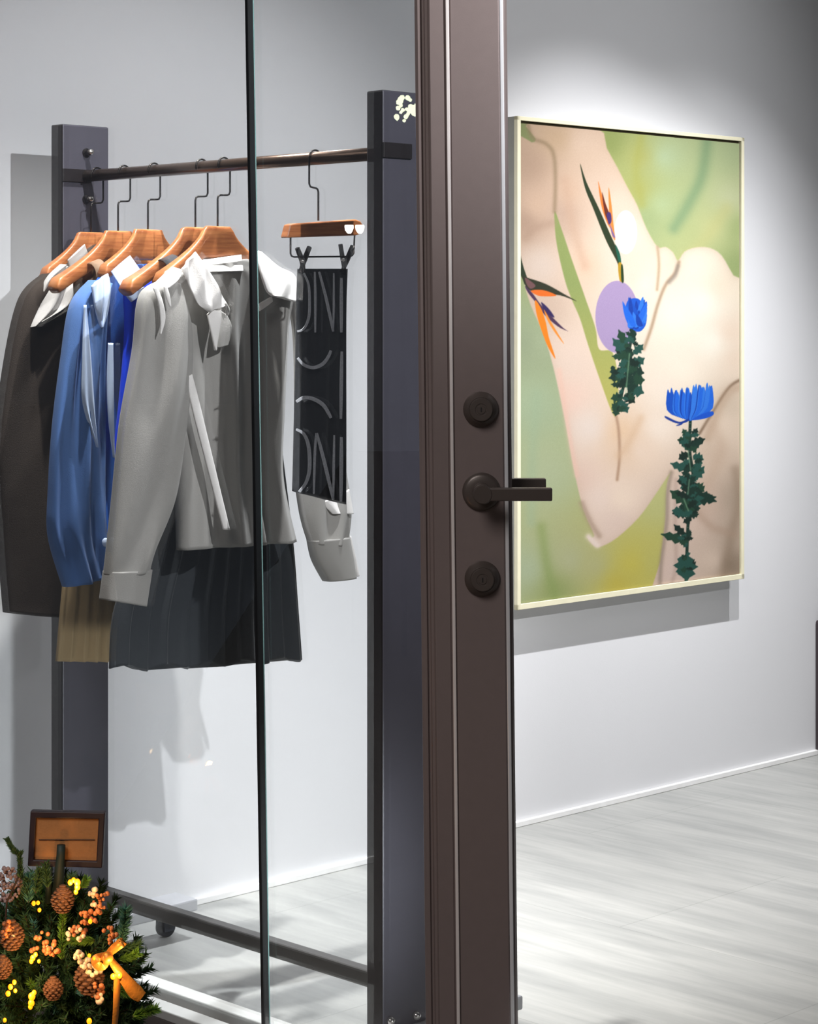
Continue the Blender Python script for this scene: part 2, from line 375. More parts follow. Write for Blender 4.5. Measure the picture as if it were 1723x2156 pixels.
def lever(c, yd):                                                    # yd -1 street side, +1 inside
    ax = (0, yd, 0)
    h = MB().lathe(c, ax, [(.0268, 0), (.0268, .003), (.0250, .0062), (.0215, .0080), (.013, .0085), (.0125, .012)])
    r = h.build('handle_rose', 'hard', door, smooth=True, org=c); r.modifiers.new('e', 'EDGE_SPLIT').split_angle = .6
    n_ = MB().lathe(c+Vector((0, yd*.010, 0)), ax, [(.0125, 0), (.0105, .006), (.0100, .020), (.0135, .028), (.0135, .044), (.012, .046)])
    k = n_.build('handle_neck', 'hard', r, smooth=True); k.modifiers.new('e', 'EDGE_SPLIT').split_angle = .6
    y0 = c.y+yd*.037; y1 = c.y+yd*.055
    lo, hi = min(y0, y1), max(y0, y1)
    MB().box([Vector((a, b, c_)) for a in (c.x-.004, c.x+.0955) for b in (lo, hi) for c_ in (c.z-.0088-0.0, c.z+.0088)]).build('lever', 'hard', r, bevel=.0015)
lc = dl(1014, 1033, DY); lc.z = 1.058
lever(Vector((lc.x, DY, lc.z)), -1); lever(Vector((lc.x, DY+.045, lc.z+.003)), 1)

# ------------------------------------------------------------------ clothes rack
rack = thing('clothes_rack', P(.45, 0, 0), 'dark clothes rack with wide flat upright boards, round rail and casters', 'clothes rack')
ZT = 1.688; BARZ = 1.586
UP = [(-.040, 0.0), (.880, .920)]
for i, (a, b) in enumerate(UP):
    m_ = MB().box(bx(a, b, -.057, .057, .085, ZT))
    # mat index: v- edge face dark (box face with v0): BOXF index 2? faces listed by vertex
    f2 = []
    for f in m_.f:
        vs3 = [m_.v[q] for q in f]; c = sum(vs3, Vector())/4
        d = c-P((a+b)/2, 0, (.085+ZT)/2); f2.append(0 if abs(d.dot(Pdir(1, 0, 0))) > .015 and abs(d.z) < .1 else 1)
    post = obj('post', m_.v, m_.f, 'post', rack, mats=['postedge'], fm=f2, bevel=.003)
    MB().box(bx(b, b+.004, -.058, .010, BARZ-.013, BARZ+.013)).build('dark_band', 'postedge', post, bevel=.001)  # thin dark band across the board at rail height
    for zz in ((BARZ+.047, BARZ-.047) if i == 0 else ()):
        MB().lathe(P(b, 0, zz), Pdir(1, 0, 0), [(.009, 0), (.009, .003), (.005, .0035), (.005, .008), (.0062, .008), (.0062, .014), (.0045, .016)], 16).build('bolt', 'wire', post)
        MB().lathe(P(b+.0155, 0.001, zz+.001), Pdir(1, 0, 0), [(.0058, 0), (.0055, .003), (.003, .0045)], 16).build('bolt_cap', 'bolt', post, smooth=True)
    if i == 1:
        for vv_, zz in ((-.040, .105), (.022, .100)):
            MB().lathe(P(b, vv_, zz), Pdir(1, 0, 0), [(.008, 0), (.008, .004), (.005, .0085), (.001, .010)], 16).build('bolt', 'bolt', post, smooth=True)
    um = (a+b)/2
    ft = MB().box(bx(um-.03, um+.045, -.27, .27, .060, .086)).build('foot', 'plate', rack, bevel=.004)
    for vv_ in (-.235, .235):
        c = MB().tube([P(um-.02, vv_, .060), P(um-.02, vv_, .040)], .010, 12); c.box(bx(um-.035, um-.029, vv_-.014, vv_+.012, .014, .048)); c.box(bx(um-.011, um-.005, vv_-.014, vv_+.012, .014, .048))
        cc = c.build('caster', 'rubber', ft)
        MB().lathe(P(um-.029, vv_, .021), Pdir(1, 0, 0), [(.006, 0), (.0205, .001), (.021, .009), (.0205, .017), (.006, .018)], 20).build('wheel', 'rubber', cc, smooth=True)
MB().tube([P(-.001, 0, BARZ), P(.881, 0, BARZ)], .0118, 24).build('rail', 'rail', rack, smooth=True)
MB().box(bx(-.001, .881, -.020, .008, .139, .168)).build('lower_rail', 'lrail', rack, bevel=.004)

# ------------------------------------------------------------------ hangers
def hook(u, parent, sign=1, zn=1.472, r=.0019, jog=.030, jz=None, v0=0):
    jz = jz or BARZ-.055; R = .0145; pts = []
    for k in range(13):
        a = PI*1.12-(PI*1.12)*k/12
        pts.append(P(u, v0+sign*R*math.cos(a)+(0), BARZ+.0005+R*math.sin(a)))
    sv = sign*R
    pts += [P(u, v0+sv, BARZ-.02), P(u, v0+sv, jz+.006), P(u, v0+sv-sign*.003, jz+.001), P(u, v0+sv-sign*.007, jz), P(u, v0+sv-sign*(jog-.006), jz-.001), P(u, v0+sv-sign*(jog-.002), jz-.003), P(u, v0+sv-sign*jog, jz-.008), P(u, v0+sv-sign*jog, zn)]
    MB().tube(pts, r, 8).build('hook', 'wire', parent, smooth=True)
    return v0+sv-sign*jog
def hanger(hx, label, HW=.190):
    u = pv(hx, 360, 0)[0]
    t = thing('wooden_hanger', P(u, 0, 1.36), label, 'hanger', 'wooden shoulder hangers on the rail')
    vc = hook(u, t)
    vv = []; ff = []; NS = 44; K = 20
    for i in range(NS+1):
        q = -1+2*i/NS; a = abs(q); v = vc+q*HW
        sm = max(0, (a-.17)/.83)
        a0 = a; a = a*HW/.190; sm = max(0, (a-.17)/.83); top = 1.472-.108*(sm**.62) if a > .17 else 1.472
        hgt = .058-.022*min(1, sm*2.2) if a > .10 else .060
        bot = top-hgt
        if a > .17: bot = 1.412-.080*(sm**.95)
        if a <= .17: bot = 1.412
        if a0 > .95: e = (a0-.95)/.05; mid = (top+bot)/2; top = mid+(top-mid)*(1-.75*e*e); bot = mid+(bot-mid)*(1-.75*e*e)
        thk = .0065+.013*sm; du = .020*sm*sm
        for k in range(K):
            an = 2*PI*k/K; cc, ss = math.cos(an), math.sin(an)
            vv.append(P(u+du+thk*math.copysign(abs(cc)**.5, cc), v, (top+bot)/2+(top-bot)/2*math.copysign(abs(ss)**.45, ss)))
    for i in range(NS):
        for k in range(K): ff.append((i*K+k, i*K+(k+1) % K, (i+1)*K+(k+1) % K, (i+1)*K+k))
    ff.append(tuple(range(K))); ff.append(tuple(range(NS*K, (NS+1)*K)))
    obj('shoulder_bar', vv, ff, 'wood', t, smooth=True)
    return u
U1 = hanger(205, 'wooden hanger nearest the far upright, holding the dark coat', .12)
U2 = hanger(262, 'wooden hanger with bare left arm tip over the dark coat, holding the khaki dress', .166)
U3 = hanger(325, 'wooden hanger inside the blue shirt collar', .115)
U4 = hanger(425, 'wooden hanger whose arm tip wears a black strap above the blue shirt', .180)
U5 = hanger(472, 'wooden hanger inside the pale grey blouse, frontmost of the wooden shoulder hangers', .150)

# clip hanger
U6 = pv(664, 325, 0)[0]
ch = thing('clip_hanger', P(U6, 0, 1.40), 'short wooden clip hanger with two clothes clips holding the black printed cloth', 'hanger')
vc6 = hook(U6, ch, sign=-1, zn=1.475, jog=.022, jz=BARZ-.052)
def q6(x, y, du=0): return Pu(x, y, U6+du)
o6 = [(597, 501), (604, 473), (612, 471), (742, 462), (753, 466), (758, 474), (751, 494), (744, 496)]
vv = [q6(x, y, .009) for x, y in o6]+[q6(x, y, -.009)+Vector() for x, y in o6]
v6 = []
for x, y in o6:
    v, z = pu(x, y, U6); v6.append((v, z))
n6 = len(o6); vv = [P(U6+.009, v, z) for v, z in v6]+[P(U6-.009, v, z) for v, z in v6]
ff = [tuple(range(n6)), tuple(range(2*n6-1, n6-1, -1))]+[(k, (k+1) % n6, n6+(k+1) % n6, n6+k) for k in range(n6)]
obj('wooden_bar', vv, ff, 'wood', ch, bevel=.0025)
MB().tube([q6(612, 500), q6(612, 534), q6(614, 539), q6(619, 541), q6(736, 540), q6(742, 538), q6(745, 533), q6(747, 494)], .0017, 8).build('wire_loop', 'wire', ch, smooth=True)
def clip(pts_a, pts_b):
    m_ = MB()
    m_.tube([q6(x, y, .008) for x, y in pts_a], [.0045, .005, .0035], 6); m_.tube([q6(x, y, .006) for x, y in pts_b], [.0045, .005, .0035], 6)
    c = m_.build('clip', 'wire', ch)
    cx_, cy_ = pts_a[1]
    MB().ball(q6(cx_+1, cy_+2, .013), .0035, 8, 6).build('rivet', 'bolt', c, smooth=True)
clip([(626, 522), (636, 548), (641, 578)], [(652, 520), (642, 545), (632, 574)])
clip([(717, 514), (722, 545), (727, 578)], [(743, 518), (732, 545), (720, 574)])

# ------------------------------------------------------------------ garments
# 1 dark coat
coat = thing('coat', P(U1, 0, .9), 'dark brown grey coat with light grey collar, at the far left end of the rail', 'coat')
def f1(c, t): return .010*math.sin(c*17+t*2)*min(1, t*3)+.006*math.sin(c*9+2)
loft('body', [(190, 515), (105, 575), (70, 640), (62, 900), (70, 1100), (75, 1292)], [(232, 515), (290, 575), (330, 640), (330, 900), (330, 1100), (330, 1270)], U1-.005, .034, 'coat', coat, f1)
def f1s(c, t): return .008*math.sin(c*7+t*5)
loft('sleeve', [(95, 575, U1+.01), (42, 630, U1+.015), (8, 780, U1+.015), (-10, 960, U1+.015), (0, 1140, U1+.015), (12, 1290, U1+.01)], [(130, 590, U1+.01), (125, 680, U1+.015), (128, 800, U1+.015), (130, 960, U1+.015), (140, 1140, U1+.015), (150, 1300, U1+.01)], U1, .034, 'coat', coat, f1s)
loft('collar', [(142, 548), (150, 575)], [(178, 514), (196, 565)], U1+.045, .004, 'coatl', coat, rows=16)
loft('spotlit_patch', [(128, 556, U1+.03), (95, 590, U1+.04), (72, 660, U1+.045), (62, 690, U1+.045)], [(150, 566, U1+.03), (150, 600, U1+.045), (145, 640, U1+.05), (85, 672, U1+.05)], U1+.03, .012, 'coatl', coat, lambda c, t: .006*math.sin(c*12+t*6), rows=30)  # light grey layer paints the spotlight patch on the coat shoulder

# 2 khaki pleated dress
kd = thing('pleated_dress', P(U2, 0, .9), 'khaki pleated dress hanging mostly hidden behind the blue shirt, beige pleats at its hem', 'dress')
def pleat(nn, A): return lambda c, t: A*(abs(((c*nn) % 1)-.35)/.65*2-1)*min(1, t*1.6)
loft('body', [(200, 560), (185, 620), (165, 900), (140, 1150), (118, 1392)], [(330, 560), (335, 620), (345, 900), (370, 1150), (395, 1392)], U2-.008, .018, 'beige', kd, pleat(12, .009), n=90)
def strap(u, v, w_, m, parent, z=1.372, r=.024):
    pts = []
    vv = []; ff = []; K = 16
    for j in range(2):
        for k in range(K):
            a = 2*PI*k/K; vv.append(P(u+.018+r*1.0*math.cos(a), v+(j-.5)*w_+.3*r*0, z+r*math.sin(a)+(.35*w_)*(j-.5)*2*.5))
    for k in range(K): ff.append((k, (k+1) % K, K+(k+1) % K, K+k))
    o = obj('strap', vv, ff, m, parent, smooth=True, solid=.003)
strap(U2, pu(175, 575, U2)[0]+.012, .024, 'sheer', kd, z=pu(175, 577, U2)[1])

# 3 blue shirt
bs = thing('shirt', P(U3, 0, .9), 'blue shirt with pale blue collar hanging behind the grey blouse', 'shirt')
def f3(c, t): return .012*math.sin(c*22+t*1.5)*min(1, t*2)+.004*math.sin(c*41)
loft('body', [(232, 558), (196, 612), (190, 760), (185, 950), (185, 1100), (190, 1214)], [(330, 555), (440, 620), (440, 760), (440, 950), (445, 1100), (450, 1190)], U3-.004, .022, 'blue', bs, f3)
loft('front_panel', [(258, 590, U3+.03), (262, 700, U3+.035), (250, 850, U3+.035), (238, 960, U3+.03)], [(318, 590, U3+.03), (310, 700, U3+.04), (300, 850, U3+.035), (285, 960, U3+.03)], U3, .010, 'royal', bs, lambda c, t: .004*math.sin(c*9+t*3), rows=40)
loft('sleeve', [(190, 590, U3+.01), (150, 642, U3+.015), (130, 760, U3+.02), (112, 900, U3+.02), (103, 1040, U3+.02), (104, 1130, U3+.02), (136, 1236, U3+.015)], [(228, 600, U3+.01), (222, 660, U3+.02), (216, 760, U3+.02), (216, 900, U3+.02), (216, 1040, U3+.02), (220, 1140, U3+.02), (226, 1212, U3+.02)], U3, .026, 'blues', bs, lambda c, t: .007*math.sin(c*11+t*4)+.004*math.sin(c*23-t*7))
loft('collar', [(234, 572, U3+.03), (262, 618, U3+.05)], [(274, 538, U3+.03), (306, 584, U3+.05)], U3+.03, .004, 'pale', bs, rows=14)
loft('collar_tip', [(264, 622, U3+.055), (276, 636, U3+.055)], [(303, 604, U3+.055), (300, 618, U3+.055)], U3+.05, .003, 'pale', bs, rows=10)
loft('lit_front_v', [(192, 602, U3+.045), (198, 640, U3+.05), (206, 672, U3+.05), (211, 690, U3+.05)], [(226, 576, U3+.045), (233, 610, U3+.05), (226, 655, U3+.05), (213, 690, U3+.05)], U3+.04, .006, 'pale', bs, lambda c, t: .003*math.sin(c*14+t*9), rows=24)  # pale piece paints the V-shaped highlight on the shirt front
loft('ribbon', [(177, 642, U3+.05), (173, 760, U3+.055), (174, 850, U3+.055), (203, 940, U3+.05)], [(180, 642, U3+.05), (190, 740, U3+.055), (198, 850, U3+.055), (205, 942, U3+.05)], U3+.05, .003, 'pale', bs, lambda c, t: .002*math.sin(c*9), rows=30)  # pale strip paints a lit fold edge on the shirt
loft('ribbon', [(228, 722, U3+.058), (225, 800, U3+.058), (228, 880, U3+.058), (238, 962, U3+.055)], [(238, 722, U3+.058), (239, 800, U3+.058), (240, 880, U3+.058), (241, 964, U3+.055)], U3+.05, .003, 'pale', bs, rows=30)  # second pale strip, likewise a painted lit fold edge
MB().ball(Pu(222, 1142, U3+.055), .0065, 12, 8, (1, .6, 1.3)).build('cuff_button', 'pale', bs, smooth=True)

# 4 black pleated dress
bd = thing('pleated_dress', P(U4, 0, .9), 'black knife-pleated dress showing below the hem of the grey blouse', 'dress')
def pf(c, t):
    x = (c*11+.15*math.sin(c*9)) % 1
    return (.016*(x if x < .8 else (1-x)*4)-.008)*min(1, t*1.3)+.004*math.sin(c*5)
loft('skirt', [(365, 640), (350, 800), (325, 1000), (285, 1150), (240, 1290), (231, 1408)], [(560, 640), (575, 800), (600, 1000), (618, 1150), (628, 1280), (636, 1386)], U4-.004, .018, 'black', bd, pf, n=150, rows=50, hem=lambda c: .006*math.sin(c*31))
strap(U4, pu(332, 562, U4)[0]+.006, .030, 'band', bd, z=pu(332, 572, U4)[1], r=.026)

# 5 pale grey blouse
wb = thing('blouse', P(U5, 0, .9), 'pale grey white blouse with long satin tie collar, frontmost shirt on the rail', 'blouse')
def f5(c, t):
    g = min(1, t*2.2)
    return g*(.012*math.sin(c*15+.8)+.006*math.sin(c*29+t*2)-.014*gs(c, .42, .035)+.012*gs(c, .62+.05*t, .05))
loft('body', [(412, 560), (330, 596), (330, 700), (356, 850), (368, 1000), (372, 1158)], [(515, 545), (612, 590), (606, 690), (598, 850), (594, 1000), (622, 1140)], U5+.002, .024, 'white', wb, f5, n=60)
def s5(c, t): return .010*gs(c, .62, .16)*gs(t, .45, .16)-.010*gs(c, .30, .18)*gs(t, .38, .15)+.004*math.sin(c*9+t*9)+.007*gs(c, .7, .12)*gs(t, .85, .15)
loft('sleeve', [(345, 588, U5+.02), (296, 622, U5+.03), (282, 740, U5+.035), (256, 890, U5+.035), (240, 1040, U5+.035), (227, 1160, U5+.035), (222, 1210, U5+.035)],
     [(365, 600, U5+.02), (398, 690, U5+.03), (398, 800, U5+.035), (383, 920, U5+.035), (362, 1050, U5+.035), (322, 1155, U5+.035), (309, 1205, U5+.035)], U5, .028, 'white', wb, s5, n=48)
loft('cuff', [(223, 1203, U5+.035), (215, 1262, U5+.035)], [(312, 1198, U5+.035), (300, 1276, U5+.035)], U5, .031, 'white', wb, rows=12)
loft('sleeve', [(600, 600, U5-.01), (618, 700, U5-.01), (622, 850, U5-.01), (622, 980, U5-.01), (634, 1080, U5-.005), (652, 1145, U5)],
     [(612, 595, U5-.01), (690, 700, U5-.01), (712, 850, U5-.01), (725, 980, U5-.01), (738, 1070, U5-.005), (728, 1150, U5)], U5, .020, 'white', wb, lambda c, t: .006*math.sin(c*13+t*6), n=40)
loft('sleeve_fold', [(676, 1058, U5+.01), (700, 1082, U5+.014)], [(735, 1030, U5+.01), (744, 1082, U5+.014)], U5+.01, .004, 'whiteb', wb, lambda c, t: .003*math.sin(c*9), rows=12)
loft('cuff', [(650, 1138, U5), (660, 1180, U5), (684, 1224, U5)], [(730, 1130, U5), (738, 1170, U5), (744, 1216, U5)], U5, .024, 'white', wb, rows=16)
loft('cuff_edge', [(732, 1128, U5+.004), (742, 1180, U5+.004), (750, 1214, U5+.004)], [(738, 1128, U5+.004), (750, 1180, U5+.004), (756, 1212, U5+.004)], U5, .004, 'whiteb', wb, rows=16, n=10)
u_ = U5
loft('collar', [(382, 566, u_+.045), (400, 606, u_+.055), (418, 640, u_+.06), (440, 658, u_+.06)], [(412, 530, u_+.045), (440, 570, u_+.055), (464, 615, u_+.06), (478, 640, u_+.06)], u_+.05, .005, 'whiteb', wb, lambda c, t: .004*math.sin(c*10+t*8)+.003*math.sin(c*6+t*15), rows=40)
loft('collar_tip', [(470, 640, u_+.062), (475, 655, u_+.062), (478, 664, u_+.062)], [(474, 636, u_+.062), (483, 650, u_+.062), (480, 663, u_+.062)], u_+.06, .004, 'white', wb, rows=10)
loft('tie', [(436, 662, u_+.052), (442, 690, u_+.055), (448, 718, u_+.055), (452, 737, u_+.055)], [(464, 640, u_+.052), (466, 670, u_+.055), (460, 705, u_+.055), (455, 738, u_+.055)], u_+.05, .004, 'whiteb', wb, rows=20)
loft('tie', [(464, 655, u_+.045), (460, 700, u_+.048), (458, 732, u_+.048)], [(478, 665, u_+.045), (488, 690, u_+.048), (480, 726, u_+.048)], u_+.045, .004, 'white', wb, rows=20)
loft('collar_band', [(424, 548, u_+.010), (440, 572, u_+.030)], [(508, 536, u_+.010), (512, 571, u_+.030)], u_+.02, .004, 'whiteb', wb, rows=12)
loft('lit_shoulder_patch', [(538, 528, u_+.02), (548, 575, u_+.05), (560, 610, u_+.06), (570, 622, u_+.06)], [(546, 530, u_+.01), (585, 560, u_+.02), (621, 582, u_+.03), (624, 636, u_+.045)], u_+.02, .008, 'whiteb', wb, lambda c, t: .003*math.sin(c*8+t*6), rows=30)  # white layer paints the right shoulder lit from above
loft('lit_shoulder_patch', [(362, 562, u_+.03), (330, 592, u_+.035), (318, 606, u_+.035)], [(385, 570, u_+.04), (374, 590, u_+.05), (356, 606, u_+.05)], u_+.02, .006, 'whiteb', wb, rows=20)  # same painted top light on the left shoulder
loft('tie', [(322, 606, u_+.062), (334, 640, u_+.066), (338, 680, u_+.066), (337, 704, u_+.066)], [(332, 604, u_+.062), (344, 640, u_+.066), (348, 672, u_+.066), (339, 704, u_+.066)], u_+.05, .002, 'whiteb', wb, rows=24, n=8)
loft('tie', [(345, 604, u_+.064), (350, 625, u_+.066), (357, 645, u_+.066)], [(352, 604, u_+.064), (358, 625, u_+.066), (360, 646, u_+.066)], u_+.05, .002, 'whiteb', wb, rows=16, n=8)
loft('lit_streak', [(393, 792, u_+.050), (402, 850, u_+.052), (440, 1000, u_+.052), (470, 1115, u_+.052)], [(404, 788, u_+.050), (420, 850, u_+.052), (456, 1000, u_+.052), (484, 1116, u_+.052)], u_+.05, .004, 'whiteb', wb, rows=40, n=14)  # white strip paints the bright lit streak down the front
loft('collar_end', [(542, 642, u_+.050), (546, 655, u_+.052)], [(572, 624, u_+.050), (574, 634, u_+.052)], u_+.05, .004, 'whiteb', wb, rows=10)

# 6 black printed cloth in the clip hanger
sc = thing('printed_cloth', P(U6, 0, .9), 'long narrow black cloth printed with chalk grey letters, hanging from the clip hanger', 'cloth')
def f6(c, t): return .003*math.sin(c*12+t*3)+.002*math.sin(c*27)
SL = [(627, 566), (624, 640), (622, 760), (619, 900), (616, 1034)]; SR = [(731, 566), (728, 640), (727, 760), (727, 900), (727, 1062)]
loft('cloth', SL, SR, U6, .008, 'scarf', sc, f6, n=30)
def stroke(pts, w0, du=.0125, parent=sc, um=U6, m='chalk', name='letter_stroke', nn=26):
    vv = []; ff = []
    P2 = []
    for i in range(nn+1):
        a = crom(pts, i/nn); P2.append(a)
    for i in range(nn+1):
        a = P2[max(i-1, 0)]; b = P2[min(i+1, nn)]; dx, dy = b[0]-a[0], b[1]-a[1]; l = math.hypot(dx, dy) or 1
        nx, ny = -dy/l, dx/l; x, y = P2[i]; ww = w0*(.65+.35*math.sin(PI*i/nn))
        vv += [Pu(x+nx*ww, y+ny*ww, um+du), Pu(x-nx*ww, y-ny*ww, um+du)]
    for i in range(nn): ff.append((2*i, 2*i+1, 2*i+3, 2*i+2))
    obj(name, vv, ff, m, parent, solid=.001)
strokes = [
    ([(640, 575), (650, 600), (652, 640), (650, 670), (640, 692), (626, 698)], 2.6), ([(663, 572), (664, 620), (664, 700)], 2.2),
    ([(672, 572), (685, 620), (695, 665), (702, 698)], 3.0), ([(703, 575), (703, 640), (702, 698)], 1.8), ([(719, 585), (719, 640), (719, 700)], 3.2),
    ([(627, 754), (640, 768), (660, 774), (680, 766), (692, 750), (697, 738)], 3.6), ([(720, 740), (719, 800), (718, 882)], 3.4),
    ([(624, 846), (640, 837), (660, 840), (680, 852), (692, 870), (697, 880)], 4.0),
    ([(624, 904), (640, 914), (650, 940), (652, 985), (645, 1015), (630, 1036)], 3.6), ([(666, 912), (663, 960), (661, 1040)], 2.4),
    ([(667, 912), (680, 960), (692, 1010), (702, 1052)], 3.6), ([(704, 916), (703, 980), (702, 1052)], 2.2), ([(719, 920), (719, 980), (718, 1056)], 3.6)]
for pts, w0 in strokes: stroke(pts, w0)

# ------------------------------------------------------------------ painting on the back wall
PU = WALL_U+.052; PV0, PZ1 = pu(1090, 244, PU); PZ0 = pu(1090, 1285, PU)[1]; PV1 = pu(1568, 700, PU)[0]
pt = thing('painting', P(WALL_U, (PV0+PV1)/2, PZ0), 'tall cream framed painting of pale bodies on green with blue and orange flowers', 'painting')
fw = .013
fr = MB()
for a in ((PV0, PV1, PZ1-fw*.8, PZ1), (PV0, PV1, PZ0, PZ0+fw*1.1), (PV0, PV0+fw, PZ0, PZ1), (PV1-fw, PV1, PZ0, PZ1)):
    fr.box(bx(PU-.012, PU, a[0], a[1], a[2], a[3]))
fr.build('frame', 'frame', pt, bevel=.001)
MB().box(bx(WALL_U, PU-.0121, PV0+.0005, PV1-.0005, PZ0+.0005, PZ1-.0005)).build('stretcher', 'fside', pt)
gv0, gv1, gz0, gz1 = PV0+fw+.003, PV1-fw-.003, PZ0+fw+.002, PZ1-fw-.004
MB().box(bx(PU-.0125, PU-.011, PV0+fw*.8, PV1-fw*.8, PZ0+fw*.8, PZ1-fw*.8)).build('backing', 'fgroove', pt)
NX, NZ = 460, 640
V_ = np.linspace(gv0, gv1, NX); Z_ = np.linspace(gz0, gz1, NZ)
VG, ZG = np.meshgrid(V_, Z_)
UC = PU-.006
XW = OX+EU[0]*UC+EV[0]*VG; YW = OY+EU[1]*UC+EV[1]*VG
px = (CX+XW/YW*F).ravel(); py = (HY+(CZ-ZG)/YW*F).ravel()           # painted shapes were measured in these coordinates
def idw(pts, pw=3.0, soft=18):
    acc = np.zeros((px.size, 3)); ws = np.zeros(px.size)
    for x, y, c in pts:
        d = np.hypot(px-x, (py-y))+soft; w_ = d**-pw; acc += w_[:, None]*np.array(c, float); ws += w_
    return acc/ws[:, None]
def seg_d(x0, y0, x1, y1, X, Y):
    dx, dy = x1-x0, y1-y0; L2 = dx*dx+dy*dy or 1; t = np.clip(((X-x0)*dx+(Y-y0)*dy)/L2, 0, 1)
    return np.hypot(X-x0-t*dx, Y-y0-t*dy), t
def sdf(poly, X, Y):
    ins = np.zeros(X.size, bool); d = np.full(X.size, 1e9); n = len(poly)
    for i in range(n):
        x0, y0 = poly[i]; x1, y1 = poly[(i+1) % n]
        d = np.minimum(d, seg_d(x0, y0, x1, y1, X, Y)[0])
        if y0 != y1:
            cr_ = ((y0 > Y) != (y1 > Y)) & (X < (x1-x0)*(Y-y0)/(y1-y0)+x0); ins ^= cr_
    return np.where(ins, -d, d)
def smooth_poly(pts, k=6):
    n = len(pts); out = []
    for i in range(n):
        p0, p1, p2, p3 = pts[i-1], pts[i], pts[(i+1) % n], pts[(i+2) % n]
        for j in range(k):
            f = j/k; out.append(tuple(.5*((2*b)+(-a+c)*f+(2*a-5*b+4*c-d)*f*f+(-a+3*b-3*c+d)*f**3) for a, b, c, d in zip(p0, p1, p2, p3)))
    return out
bgp = [(1110, 260, (142, 150, 100)), (1280, 300, (150, 162, 95)), (1350, 330, (180, 182, 110)), (1345, 400, (178, 180, 105)), (1400, 330, (186, 203, 160)), (1395, 430, (184, 200, 150)), (1540, 320, (188, 202, 152)), (1540, 420, (208, 214, 168)), (1440, 500, (192, 200, 140)),
       (1500, 480, (206, 210, 150)), (1555, 560, (160, 176, 116)), (1560, 480, (175, 190, 128)), (1360, 460, (168, 184, 130)), (1150, 1000, (186, 196, 156)), (1120, 850, (176, 192, 156)), (1110, 1200, (184, 196, 160)), (1200, 1180, (190, 192, 148)), (1250, 1190, (192, 190, 135)), (1330, 1190, (208, 196, 92)), (1300, 1230, (205, 190, 85)),
       (1385, 1050, (196, 196, 130)), (1380, 1180, (200, 194, 110)), (1170, 1240, (160, 172, 108)), (1180, 500, (150, 165, 100)), (1225, 640, (156, 166, 100)), (1105, 720, (160, 172, 138)), (1140, 720, (170, 182, 146))]
C = idw(bgp)
def blend(a, col, al): return a*(1-al[:, None])+np.array(col, float)*al[:, None]
def soft_line(pts, wd, col, alpha):
    global C
    d = np.full(px.size, 1e9)
    for a, b in zip(pts[:-1], pts[1:]): d = np.minimum(d, seg_d(a[0], a[1], b[0], b[1], px, py)[0])
    C = blend(C, col, alpha*np.exp(-(d/wd)**2))
def cpts(pts, k=8): return [crom(pts, i/(k*(len(pts)-1))) for i in range(k*(len(pts)-1)+1)]
soft_line(cpts([(1490, 290), (1478, 370), (1450, 430), (1420, 480)]), 14, (138, 168, 124), .75)
soft_line(cpts([(1530, 440), (1480, 510), (1420, 560)]), 16, (206, 205, 140), .6)
soft_line(cpts([(1140, 1110), (1152, 1190), (1170, 1260)]), 12, (150, 168, 100), .6)
soft_line(cpts([(1130, 830), (1122, 950), (1118, 1100)]), 12, (170, 190, 155), .5)
soft_line(cpts([(1350, 290), (1340, 360), (1352, 430)]), 10, (176, 178, 96), .6)
skinp = [(1120, 350, (196, 166, 142)), (1130, 430, (218, 186, 160)), (1105, 470, (190, 160, 138)), (1140, 560, (226, 206, 190)), (1150, 640, (216, 190, 170)), (1200, 400, (220, 188, 162)), (1170, 290, (206, 176, 144)), (1230, 300, (224, 196, 172)), (1185, 450, (205, 176, 155)), (1250, 400, (224, 198, 176)), (1300, 440, (236, 214, 192)), (1300, 540, (238, 218, 198)),
         (1235, 560, (238, 205, 178)), (1360, 600, (250, 238, 216)), (1340, 500, (245, 228, 206)), (1330, 580, (240, 222, 202)), (1408, 560, (250, 232, 208)), (1200, 760, (240, 216, 198)), (1190, 840, (248, 214, 196)), (1240, 900, (244, 226, 212)), (1260, 1050, (246, 222, 206)), (1225, 1010, (240, 210, 192)), (1310, 1050, (250, 226, 204)), (1350, 950, (245, 220, 198)), (1390, 900, (252, 234, 216)), (1300, 1100, (238, 212, 196)),
         (1480, 640, (255, 250, 234)), (1430, 660, (255, 246, 228)), (1500, 720, (255, 247, 230)), (1440, 780, (254, 240, 220)), (1540, 700, (246, 224, 202)), (1550, 760, (244, 222, 200)), (1540, 850, (222, 202, 180)), (1500, 960, (218, 194, 172)), (1530, 900, (236, 214, 192)), (1550, 1050, (190, 170, 150)), (1450, 1100, (226, 200, 182)), (1480, 1060, (214, 186, 166)), (1540, 1190, (160, 140, 120)),
         (1555, 1120, (196, 176, 156)), (1420, 1200, (228, 202, 188)), (1500, 1180, (228, 204, 184)), (1310, 910, (240, 206, 172)), (1320, 950, (238, 208, 180)), (1470, 560, (255, 242, 220)), (1520, 600, (250, 234, 210)), (1400, 820, (250, 234, 216)), (1420, 1060, (226, 204, 190))]
SK = idw(skinp, 3.2, 14)
S = [(1114, 256), (1256, 268), (1278, 312), (1300, 352), (1322, 395), (1342, 432), (1362, 482), (1385, 520), (1402, 520), (1418, 532), (1428, 549), (1442, 530), (1466, 521), (1495, 522), (1520, 538), (1545, 580), (1575, 620), (1580, 900), (1580, 1250), (1388, 1250), (1392, 1180), (1402, 1090), (1405, 1020), (1414, 992), (1380, 1042), (1345, 1090), (1300, 1132), (1268, 1150), (1252, 1150), (1238, 1132), (1252, 1128), (1228, 1070), (1207, 980), (1193, 900), (1172, 800), (1148, 712), (1117, 640), (1100, 580), (1085, 520), (1085, 302), (1120, 300), (1128, 292)]
